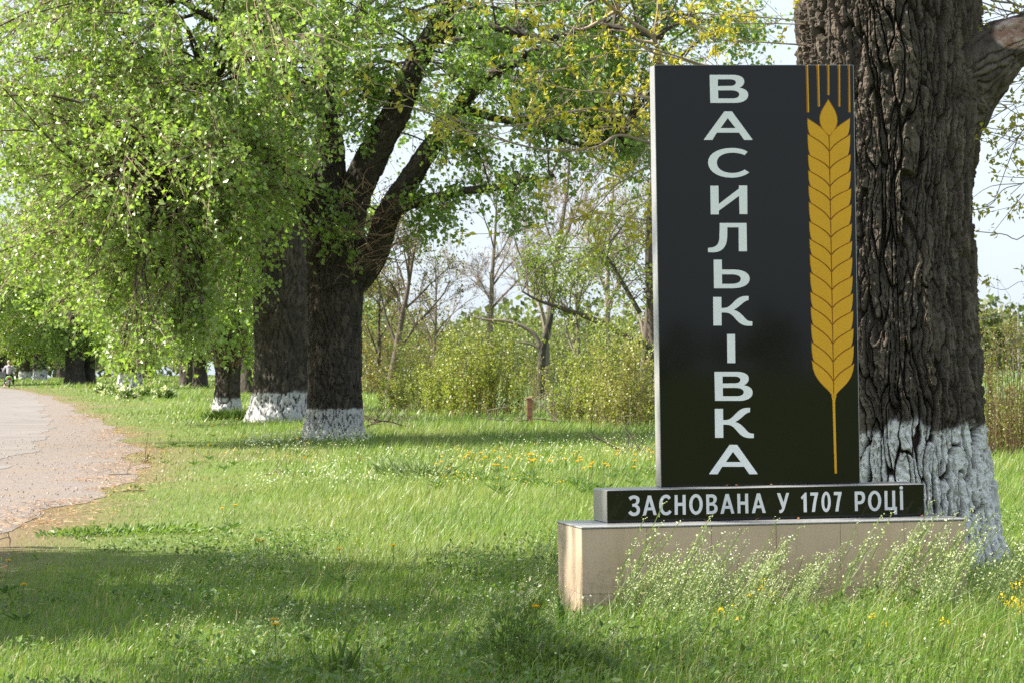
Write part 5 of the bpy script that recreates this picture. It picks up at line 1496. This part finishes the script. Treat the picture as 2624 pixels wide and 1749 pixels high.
# ---- tall flowering weeds (white heads, heart shaped pods, leaning with the wind)
def purse_mesh(seed, h):
    rng = np.random.default_rng(seed)
    st = MB(); fl = MB()
    for s in range(rng.integers(2, 5)):
        b = np.array([rng.normal() * .02, rng.normal() * .02, 0]); L = h * rng.uniform(.7, 1.05)
        e = b + np.array([rng.uniform(0.25, 0.62), rng.normal() * 0.12, 1.0]) * L * 0.88
        m_ = b + (e - b) * 0.5 + np.array([-0.06, 0, 0.03]) * L
        C = curve(np.array([b, m_, e]), 12)
        st.tube(C, np.linspace(0.0042, 0.0024, 12), 3, (0.31, 0.37, 0.16), False)
        for j in range(22):       # pods on thin stalks up the stem
            t = rng.uniform(.35, .93); i = int(t * 11)
            p = C[i] + (C[min(i + 1, 11)] - C[i]) * (t * 11 - i)
            q = p + unit(1, rng)[0] * np.array([1, 1, .35]) * 0.022
            st.tube(np.array([p, (p + q) / 2, q]), 0.0007, 3, (0.24, 0.29, 0.11), False)
            V, T = kites(q[None], unit(1, rng), unit(1, rng), np.array([0.013]), .2, .5)
            st.add(V, None, T, (0.36, 0.41, 0.20))
        for j in range(8):       # flower head
            p = C[-1] + rng.normal(size=3) * np.array([.011, .011, .008])
            V, T = kites(p[None], unit(1, rng), unit(1, rng), np.array([rng.uniform(.006, .0095)]), .2, .6)
            fl.add(V, None, T, (0.62, 0.64, 0.50) if rng.random() < .7 else (0.34, 0.40, 0.15))
        for side in range(1):     # side sprig
            i = rng.integers(4, 8); p = C[i]; q = p + np.array([rng.uniform(.02, .09), rng.normal() * .05, rng.uniform(.08, .17)])
            st.tube(curve(np.array([p, (p + q) / 2 + rng.normal(size=3) * .01, q]), 5), np.linspace(.0016, .001, 5), 3, (0.14, 0.19, 0.06), False)
            for j in range(5):
                pp = q + rng.normal(size=3) * .008
                V, T = kites(pp[None], unit(1, rng), unit(1, rng), np.array([rng.uniform(.005, .009)]), .2, .6); fl.add(V, None, T, (0.60, 0.62, 0.48))
    for j in range(9):
        a = rng.uniform(0, 6.28); A = np.array([[math.cos(a), math.sin(a), rng.uniform(.2, .9)]]); A /= np.linalg.norm(A)
        V, T = kites(np.zeros((1, 3)) + np.array([0, 0, rng.uniform(0, .25) * h]), A, np.array([[0, 0, 1.0]]), np.array([rng.uniform(.05, .11)]), .2, .14)
        st.add(V, None, T, (0.09, 0.15, 0.035))
    return st.mesh('stem'), fl.mesh('flower_head')
PURSE = [purse_mesh(500 + i, h) for i, h in enumerate((0.62, 0.55, 0.7, 0.5, 0.6, 0.45))]
def put_purse(x, y, s, lab, grp):
    k = int(rngg.integers(0, len(PURSE)))
    t = thing('flowering_weed', lab, 'wildflower', (x, y, float(gh(x, y)) - 0.02), rngg.normal() * 0.25, grp)
    t.scale = (s, s, s)
    link('stem', PURSE[k][0], MAT['weed'], t); link('flower_head', PURSE[k][1], MAT['weed'], t, kind='stuff')
GRP_A = 'white flowering weeds before the pedestal'
LAB_A = 'thin leaning weed with white flower heads and tiny pods before the beige pedestal'
for k in range(120):
    u = rngg.choice([rngg.normal(0.55, 0.22), rngg.normal(1.05, 0.3), rngg.normal(2.15, 0.28), rngg.uniform(0.1, 2.6)], p=[.3, .25, .3, .15])
    v = -0.14 - abs(rngg.normal()) * 0.6
    p = ORG + UA * u + VA * v
    put_purse(float(p[0]) - 0.12, float(p[1]), rngg.uniform(.55, 1.25) * (1.1 if u > 1.8 else 1.0), LAB_A, GRP_A)
GRP_B = 'white flowering weeds scattered in the verge'
for k in range(90):
    y = 16.2 + 10 * rngg.random() ** 1.5; x = rngg.uniform(frame_x(330, y), frame_x(2380, y))
    if in_monument(np.array(x), np.array(y)): continue
    put_purse(x, y, rngg.uniform(.4, .75), 'low white flowering weed scattered in the long grass of the verge', GRP_B)
# small white flower specks farther off
def specks(n, d0, d1, px0, px1, size, cols, hmax, clump):
    y = d0 + (d1 - d0) * rngg.random(n); x = frame_x(px0, y) + (frame_x(px1, y) - frame_x(px0, y)) * rngg.random(n)
    k = (fbm(x * .8, y * .25, 3., 71, 2) > clump) & (x > xg(y) + .6) & ~in_monument(x, y); x, y = x[k], y[k]; n = len(x)
    C = np.stack([x, y, gh(x, y) + rngg.uniform(.35, 1., n) * hmax * lushness(x, y)], -1)
    V, T = kites(C, unit(n, rngg), unit(n, rngg), size * rngg.uniform(.6, 1.3, n), .2, .6)
    cc = np.array(cols)[rngg.integers(0, len(cols), n)]
    return V, T, np.repeat(cc * rngg.uniform(.8, 1.1, (n, 1)), 4, 0)
parts = [specks(2600, 16, 30, 300, 2352, 0.011, [(0.6, 0.62, 0.5)], .3, .42), specks(2600, 42, 72, 560, 1500, 0.024, [(0.6, 0.63, 0.5), (0.55, 0.6, 0.4)], .36, .46), specks(700, 68, 76, 560, 860, 0.035, [(0.6, 0.63, 0.45)], .5, .2),
         specks(900, 40, 62, 1000, 1500, 0.022, [(0.62, 0.46, 0.04)], .34, .5)]
n0 = 0; Vs, Ts, Cs = [], [], []
for V, T, C in parts:
    Vs.append(V); Ts.append(T + n0); Cs.append(C); n0 += len(V)
link('flower_specks', mesh_np('flower_specks', np.vstack(Vs), np.vstack(Ts), np.vstack(Cs)), MAT['weed'], kind='stuff')

# ---- dandelions
def dandelion_mesh():
    rng = np.random.default_rng(8)
    st = MB(); hd = MB(); lv = MB()
    C = curve(np.array([(0, 0, 0), (.01, 0, .09), (.03, 0, .18)]), 6)
    st.tube(C, .0022, 4, (0.16, 0.19, 0.07), False)
    for k in range(34):
        a = k * 2.4; r = .019 * math.sqrt(k / 34) + .004
        p0 = C[-1]; A = np.array([[math.cos(a) * r, math.sin(a) * r, .012 - r * .3]]); A /= np.linalg.norm(A)
        V, T = kites(p0[None], A, np.array([[0, 0, 1.0]]), np.array([.012 + r * .6]), .2, .22)
        hd.add(V, None, T, (0.72, 0.42, 0.012))
    for k in range(6):
        a = k * 1.05; A = np.array([[math.cos(a), math.sin(a), .5]]); A /= np.linalg.norm(A)
        V, T = kites(np.zeros((1, 3)), A, np.array([[0, 0, 1.0]]), np.array([.13]), .2, .15); lv.add(V, None, T, (0.07, 0.13, 0.03))
    return st.mesh('stem'), hd.mesh('flower_head'), lv.mesh('leaves')
DAN = dandelion_mesh()
def dandelion(px, py, lab, grp, s=1.0):
    g = ground_hit(px, py + 26); x, y = g[0], g[1]
    t = thing('dandelion', lab, 'dandelion', (x, y, float(gh(x, y))), rngg.uniform(0, 6.28), grp)
    t.scale = (s, s, s * (1 + 0.5 * float(lushness(np.array(x), np.array(y)))))
    for nm, me in zip(('stem', 'flower_head', 'leaves'), DAN): link(nm, me, MAT['weed'], t)
G1 = 'dandelions in the grass'
for px, py, lab in ((595, 1293, 'left one of two touching yellow dandelions in the middle of the lawn'), (607, 1296, 'right one of two touching yellow dandelions in the middle of the lawn'), (517, 1197, 'single dandelion flower, left of a spaced pair in mid lawn'), (537, 1188, 'single dandelion flower, right of a spaced pair in mid lawn'),
                    (632, 1528, 'left one of two dandelions in the shaded grass near the bottom edge'), (640, 1520, 'right one of two dandelions in the shaded grass near the bottom edge'), (12, 1337, 'dandelion at the far left edge by the brown litter'), (48, 1408, 'dandelion in shade a little below the left edge pair'),
                    (1247, 1503, 'lone dandelion in front of the dark weed clump near the pedestal corner'), (1343, 1398, 'dandelion at the front left corner of the pedestal'), (905, 1312, 'lone dandelion at the rim of the grass shadow'), (790, 1320, 'dandelion between the two mid lawn flowers and the shadow rim'), (380, 1040, 'dandelion in the lawn past the gravel tip')):
    dandelion(px, py, lab, G1, 1.15)
for k in range(40):
    px, py = rngg.uniform(1000, 1500), rngg.uniform(1060, 1115)
    dandelion(px, py, 'far yellow dandelion in the bright grass left of the sign base', 'far dandelions left of the sign base', 1.4)
for k in range(16):
    px, py = rngg.uniform(330, 720), rngg.uniform(960, 1075)
    dandelion(px, py, 'small dandelion in the far lawn before the twin trunks', 'far dandelions before the twin trunks', 1.3)
# yellow mustard heads in the rank weeds
def mustard(px, py, d, n, lab, s=1.0):
    rng = np.random.default_rng(int(px * 7 + py))
    p = at(px, py, d); z = float(gh(p[0], d))
    t = thing('mustard_plant', lab, 'wildflower', (p[0], d, z), 0, 'yellow flowering mustard plants')
    st = MB()
    H = p[2] - z
    for k in range(n):
        e = np.array([rng.normal() * .045 * s, rng.normal() * .03, H + rng.normal() * .025])
        b = e * np.array([.2, .2, 0]) - np.array([.12, 0, 0])
        st.tube(curve(np.array([b, (b + e) / 2 + rng.normal(size=3) * .01, e]), 6), .0018, 3, (0.12, 0.18, 0.05), False)
        fl = MB()
        for j in range(9):
            q = e + rng.normal(size=3) * np.array([.013, .013, .009]) * s
            V, T = kites(q[None], unit(1, rng), unit(1, rng), np.array([rng.uniform(.009, .015)]), .2, .6); fl.add(V, None, T, (0.70, 0.50, 0.012))
        fl.build('flower_head', MAT['weed'], t)
    st.build('stem', MAT['weed'], t)
for px, py, d, n, lab in ((1662, 1400, 18.2, 5, 'bright mustard cluster in the weeds low before the pedestal middle'), (1760, 1350, 18.9, 3, 'small mustard flower halfway up the pedestal face'), (1715, 1371, 18.9, 1, 'single mustard bloom just above the bright cluster'), (2320, 1380, 18.6, 9, 'wide mustard patch at the right edge below the trunk'), (2345, 1392, 18.4, 6, 'mustard patch touching the right edge of the picture'),
                         (2157, 1444, 17.6, 2, 'mustard bloom in the grass below the pedestal right end'), (2015, 1420, 18.0, 2, 'mustard bloom low before the pedestal right half'), (2253, 1470, 17.4, 1, 'single mustard bloom low at the right'), (1990, 1500, 17.0, 1, 'single mustard bloom near the bottom right'), (2330, 1340, 19, 3, 'mustard blooms right of the pedestal end')):
    mustard(px, py, d, n, lab)

# ---- dark leafy weed clump and broad leaves at the pedestal corner, cress clumps farther off
def leafy_clump(label, px, py, d, w, h, n, col, size, wide, name='weed_clump', cat='weed', up=0.7, flower=None, nf=0, group=None):
    rng = np.random.default_rng(int(px + py * 3))
    b = at(px, py, d); b[2] = float(gh(b[0], d))
    t = thing(name, label, cat, tuple(b), 0, group)
    C = Crown(rng)
    u = unit(n, rng) * (rng.random((n, 1)) ** 0.45)
    pts = u * np.array([w, w * .7, h]); pts[:, 2] = np.abs(pts[:, 2])
    A = u * np.array([1, 1, .4]) + np.array([0.15, 0, up]) + rng.normal(size=(n, 3)) * .3; A /= np.linalg.norm(A, axis=1)[:, None]
    Nn = unit(n, rng) + np.array([0, -.3, .8]); Nn /= np.linalg.norm(Nn, axis=1)[:, None]
    V, T = kites(pts, A, Nn, size * rng.uniform(.6, 1.2, n), .25, wide)
    C.LV.append(V); C.LT.append(T); C.LC.append(np.repeat(leaf_cols(n, rng, col, .25, .06), 4, 0)); C.n = len(V)
    C.build(t, MAT['weed'], np.zeros(3))
    if flower is not None:
        u = unit(nf, rng); pts = u * np.array([w, w * .7, h * 1.08]); pts[:, 2] = np.abs(pts[:, 2])
        pts = np.repeat(pts, 10, 0) + rng.normal(size=(nf * 10, 3)) * .05
        V, T = kites(pts, unit(len(pts), rng), unit(len(pts), rng), np.full(len(pts), size * .55), .2, .6)
        link('flower_heads', mesh_np('flower_heads', V, T, np.repeat(np.array(flower) * rng.uniform(.8, 1.1, (len(pts), 1)), 4, 0)), MAT['weed'], t, kind='stuff')
    return t
leafy_clump('dark feathery weed clump at the front left of the pedestal', 1190, 1500, 17.0, 0.22, 0.34, 900, (0.11, 0.18, 0.05), 0.05, 0.14)
leafy_clump('dark low weed patch near the bottom edge left of the pedestal', 1260, 1560, 16.2, 0.4, 0.2, 900, (0.085, 0.14, 0.035), 0.06, 0.18)
leafy_clump('upright dock leaves at the front left corner of the pedestal', 1290, 1465, 18.6, 0.09, 0.10, 16, (0.085, 0.16, 0.035), 0.2, 0.14, up=1.2)
leafy_clump('tall blade leaved dock low at the bottom edge', 790, 1545, 16.4, 0.08, 0.08, 18, (0.085, 0.15, 0.035), 0.2, 0.09, up=1.3)
leafy_clump('cream flower head plant left of the pedestal corner', 1218, 1385, 20.0, 0.10, 0.22, 90, (0.10, 0.17, 0.04), 0.06, 0.22, flower=(0.6, 0.6, 0.42), nf=3, name='cress_clump', cat='wildflower')
for px, py, w, h, lab in ((300, 1217, 0.75, 0.07, 'low green nettle patch crossing the short lawn, longest one'), (400, 1213, 0.5, 0.07, 'low green nettle patch at the right end of the long one'), (190, 1220, 0.5, 0.08, 'small flat green weed patch near the gravel end')):
    d = ground_hit(px, py + 12)[1]
    leafy_clump(lab, px, py, d, w, h, int(420 * w), (0.13, 0.21, 0.05), 0.065, 0.28, up=.5)
for px, py, wpx, lab in ((262, 902, 26, 'left cream flowering cress clump before the whitewashed roadside poplar'), (330, 905, 34, 'widest cream flowering cress clump under the hanging sprays'), (290, 910, 22, 'low cream flowering cress clump between two larger ones'), (232, 897, 14, 'small pale cress clump at the left of the group'), (380, 910, 22, 'right end cream flowering cress clump of the group')):
    d = ground_hit(px, py + 6)[1]; k = KPX * d / F_PX
    leafy_clump(lab, px, py, d, wpx * k, 0.45, 260, (0.10, 0.17, 0.04), 0.22, 0.25, flower=(0.58, 0.6, 0.40), nf=26, name='cress_clump', cat='wildflower', group='cream flowering cress clumps')
leafy_clump('tall grey green grass tussock left of the sign in mid lawn', 985, 1090, ground_hit(985, 1100)[1], 0.4, 0.16, 260, (0.27, 0.34, 0.16), 0.26, 0.012, up=.7, name='grass_tussock', cat='grass')
leafy_clump('smaller grass tussock before the nearer twin trunk', 905, 1080, ground_hit(905, 1092)[1], 0.3, 0.14, 170, (0.27, 0.34, 0.16), 0.24, 0.012, up=.7, name='grass_tussock', cat='grass')
leafy_clump('dark green tuft in front of the slimmer whitewashed tree', 540, 960, ground_hit(540, 966)[1], 0.9, 0.2, 700, (0.07, 0.13, 0.028), 0.3, 0.03, up=.9, name='grass_tussock', cat='grass')

# ---- dry leaves blown onto the ledges of the monument
dl = mesh_np('fallen_leaf', np.array([(0, 0, 0.004), (.012, .009, .007), (.034, 0, .012), (.012, -.009, .006)]), np.array([[0, 2, 1], [0, 3, 2]]), np.array([(0.30, 0.13, 0.05)] * 4))
spots = [(0.32, 0.86, ZT), (0.43, 0.5, ZT), (0.85, 0.33, ZT), (1.15, 0.36, ZT), (1.42, 0.34, ZT), (1.9, 0.3, ZT), (2.2, 0.32, ZT)]
for i, (u, v, z) in enumerate(spots + [(0.45, 0.62, ZT + BH), (1.02, 0.60, ZT + BH), (1.10, 0.64, ZT + BH), (1.32, 0.62, ZT + BH), (1.38, 0.66, ZT + BH), (2.0, 0.64, ZT + BH), (2.14, 0.7, ZT + BH)]):
    p = ORG * np.array([1, 1, 0]) + UA * u + VA * v
    o = link('fallen_leaf', dl, MAT['plain_attr'], None, (p[0], p[1], z + 0.001), rngg.uniform(0, 6.28))
    low = i < len(spots)
    tag(o, 'dry brown leaf lying on the grey top of the beige pedestal' if low else 'dry brown leaf lying on the black base block below the stele', 'leaf', 'dry leaves on the pedestal top' if low else 'dry leaves on the base block')

# ---- scooter and rider, seen from behind on the road
gr = ground_hit(21, 891.5); xr0, yr0 = float(gr[0]), float(gr[1]); zr0 = float(gh(xr0, yr0)) + 0.06
HD = math.atan2(0.16, 1)     # heading along the road
bike = thing('scooter', 'small scooter with lime green tail and red tail light ridden away along the road', 'scooter', (xr0, yr0, zr0), HD)
def wheel(y):
    mb = MB(); 
    th = np.linspace(0, 2 * math.pi, 25)
    C = np.stack([np.zeros(25), y + .22 * np.cos(th), .26 + .22 * np.sin(th)], -1); mb.tube(C, .045, 8, (0.02, 0.02, 0.02), False)
    w = mb.build('wheel', MAT['paint'], bike, True)
    mb = MB(); mb.lathe([(.03, -.04), (.17, -.02), (.17, .02), (.03, .04)], 14, (0, y, .26), 0, (0.4, 0.4, 0.42)); mb.build('rim', MAT['paint'], w)
wheel(-.55); wheel(.62)
mb = MB(); mb.box(-.13, -.45, .38, .13, .1, .62, .04, (0.10, 0.02, 0.02)); mb.box(-.12, .1, .26, .12, .45, .36, .03, (0.06, 0.02, 0.02)); mb.tube(np.array([(0, .45, .3), (0, .56, .7), (0, .52, 1.0)]), .05, 8, (0.10, 0.02, 0.02)); mb.build('body', MAT['paint'], bike)
mb = MB(); mb.box(-.15, -.5, .62, .15, .1, .74, .05, (0.02, 0.02, 0.02)); mb.build('seat', MAT['paint'], bike)
mb = MB(); C = np.stack([.20 * np.sin(np.linspace(-1.7, 1.7, 12)), np.full(12, -.62), .50 + .20 * np.cos(np.linspace(-1.7, 1.7, 12))], -1); mb.tube(C, .045, 6, (0.22, 0.55, 0.12)); mb.build('tail_cowl', MAT['paint'], bike, True)
mb = MB(); mb.box(-.09, -.68, .56, .09, -.60, .65, .02, (0.55, 0.06, 0.02)); mb.build('tail_light', MAT['paint'], bike)
mb = MB(); mb.box(-.09, -.67, .30, .09, -.655, .50, .005, (0.7, 0.7, 0.72)); mb.build('number_plate', MAT['paint'], bike)
mb = MB(); mb.tube(np.array([(-.16, -.3, .24), (-.19, -.55, .28), (-.19, -.72, .32)]), .05, 8, (0.45, 0.38, 0.40)); mb.build('exhaust', MAT['paint'], bike, True)
mb = MB(); mb.tube(np.array([(-.34, .40, 1.0), (-.15, .5, 1.02), (.15, .5, 1.02), (.34, .40, 1.0)]), .018, 6, (0.05, 0.05, 0.05)); mb.build('handlebar', MAT['paint'], bike)
for s in (-1, 1):
    mb = MB(); mb.tube(np.array([(.3 * s, .43, 1.0), (.36 * s, .44, 1.12), (.40 * s, .44, 1.18)]), .008, 5, (0.05, 0.05, 0.05)); mb.box(.40 * s - .06, .425, 1.15, .40 * s + .06, .445, 1.24, .01, (0.3, 0.32, 0.34)); mb.build('mirror', MAT['paint'], bike)

person = thing('person', 'scooter rider with short pale hair in a grey hooded top, dark trousers and white shoes', 'person', (xr0, yr0, zr0), HD)
def skin_body(name, verts, edges, col, parent, lv=2):
    me = bpy.data.meshes.new(name); me.from_pydata([v[:3] for v in verts], edges, []); me.update()
    o = link(name, me, None, parent)
    m_ = plain(name + ' cloth', col, 0.9, 0.2, 0.1, 12); me.materials.append(m_)
    sk = o.modifiers.new('skin', 'SKIN')
    for i, v in enumerate(verts):
        r = v[3]; me.skin_vertices[0].data[i].radius = (r if np.isscalar(r) else r[0], r if np.isscalar(r) else r[1])
    me.skin_vertices[0].data[0].use_root = True
    sk.use_smooth_shade = True
    ss = o.modifiers.new('sub', 'SUBSURF'); ss.levels = lv; ss.render_levels = lv
    return o
bv = [(0, -.15, .78, .13), (0, -.17, 1.0, .125), (0, -.13, 1.2, .15), (0, -.10, 1.33, .10), (0, -.07, 1.42, .05), (0, -.04, 1.50, .075), (0, -.03, 1.58, .095), (0, -.035, 1.66, .07)]
be = [(i, i + 1) for i in range(7)]
for s in (-1, 1):
    k0 = len(bv)
    bv += [(.19 * s, -.11, 1.32, .062), (.31 * s, -.02, 1.10, .05), (.35 * s, .2, .99, .042), (.33 * s, .40, 1.02, .035)]
    be += [(3, k0), (k0, k0 + 1), (k0 + 1, k0 + 2), (k0 + 2, k0 + 3)]
    for f in range(4):
        a = len(bv); bv += [((.30 + .02 * f) * s, .44, 1.03, .010), ((.30 + .02 * f) * s, .47, 1.0, .009)]; be += [(k0 + 3, a), (a, a + 1)]
    a = len(bv); bv += [(.28 * s, .41, 1.0, .011), (.28 * s, .45, .99, .009)]; be += [(k0 + 3, a), (a, a + 1)]
    k1 = len(bv)
    bv += [(.12 * s, -.08, .76, .09), (.23 * s, .24, .66, .075), (.25 * s, .10, .38, .055), (.27 * s, .02, .16, .045), (.29 * s, .16, .12, .04)]
    be += [(0, k1), (k1, k1 + 1), (k1 + 1, k1 + 2), (k1 + 2, k1 + 3), (k1 + 3, k1 + 4)]
skin_body('body', bv, be, (0.45, 0.29, 0.22), person)
hv = [(0, -.16, .80, .165), (0, -.18, 1.0, .155), (0, -.14, 1.2, .18), (0, -.105, 1.34, .12)]
he = [(0, 1), (1, 2), (2, 3)]
for s in (-1, 1):
    k0 = len(hv); hv += [(.20 * s, -.11, 1.32, .085), (.33 * s, -.02, 1.10, .07), (.36 * s, .2, .99, .058), (.345 * s, .32, 1.0, .048)]; he += [(3, k0), (k0, k0 + 1), (k0 + 1, k0 + 2), (k0 + 2, k0 + 3)]
hood = skin_body('hooded_top', hv, he, (0.36, 0.34, 0.37), person)
mb = MB(); mb.lathe([(.02, -.07), (.10, -.05), (.13, 0), (.10, .05), (.02, .07)], 12, (0, -.2, 1.34), 2, (0.33, 0.31, 0.34)); mb.build('hood', MAT['cloth'], person, True)
tv = [(0, -.15, .76, .155)]; te = []
for s in (-1, 1):
    k1 = len(tv); tv += [(.13 * s, -.08, .755, .11), (.235 * s, .24, .66, .09), (.255 * s, .10, .38, .07), (.27 * s, .03, .19, .062)]; te += [(0, k1), (k1, k1 + 1), (k1 + 1, k1 + 2), (k1 + 2, k1 + 3)]
skin_body('trousers', tv, te, (0.025, 0.03, 0.032), person)
for s in (-1, 1):
    skin_body('shoe', [(.28 * s, .0, .12, .055), (.30 * s, .12, .09, .05), (.315 * s, .22, .08, .04)], [(0, 1), (1, 2)], (0.72, 0.72, 0.72), person, 1)
mb = MB(); mb.lathe([(.098, -.02), (.105, .03), (.09, .08), (.05, .115), (.0, .125)], 12, (0, -.045, 1.60), 2, (0.42, 0.36, 0.28)); mb.build('hair', MAT['cloth'], person, True)

# ---- thin utility pole far off at the right
dpole = 260.0
pp = at(2341, 850, dpole); pp[2] = float(gh(pp[0], dpole))
pole = thing('utility_pole', 'thin grey utility pole beyond the tall shoots at the right edge', 'pole', tuple(pp))
hp = at(2341, 712, dpole)[2] - pp[2]
mb = MB(); mb.tube(np.array([(0, 0, -.3), (0, 0, hp / 2), (0, 0, hp)]), np.array([.13, .11, .09]), 8, (0.22, 0.21, 0.20)); mb.build('pole', MAT['twig'], pole)
mb = MB(); mb.box(-.6, -.05, hp - .5, .6, .05, hp - .38, .01, (0.25, 0.23, 0.21)); mb.build('crossarm', MAT['twig'], pole)
for s in (-.5, .5):
    mb = MB(); mb.lathe([(.0, -.02), (.05, 0), (.05, .06), (.02, .12)], 8, (s, 0, hp - .38), 2, (0.5, 0.5, 0.48)); mb.build('insulator', MAT['paint'], pole)
for s in (-.5, .5):
    mb = MB(); C = np.stack([np.linspace(s, s - 24, 20), np.linspace(0, 14, 20), hp - .3 - 1.0 * np.sin(np.linspace(0, math.pi, 20))], -1); mb.tube(C, .012, 4, (0.12, 0.12, 0.12), False); mb.build('wire', MAT['twig'], pole)
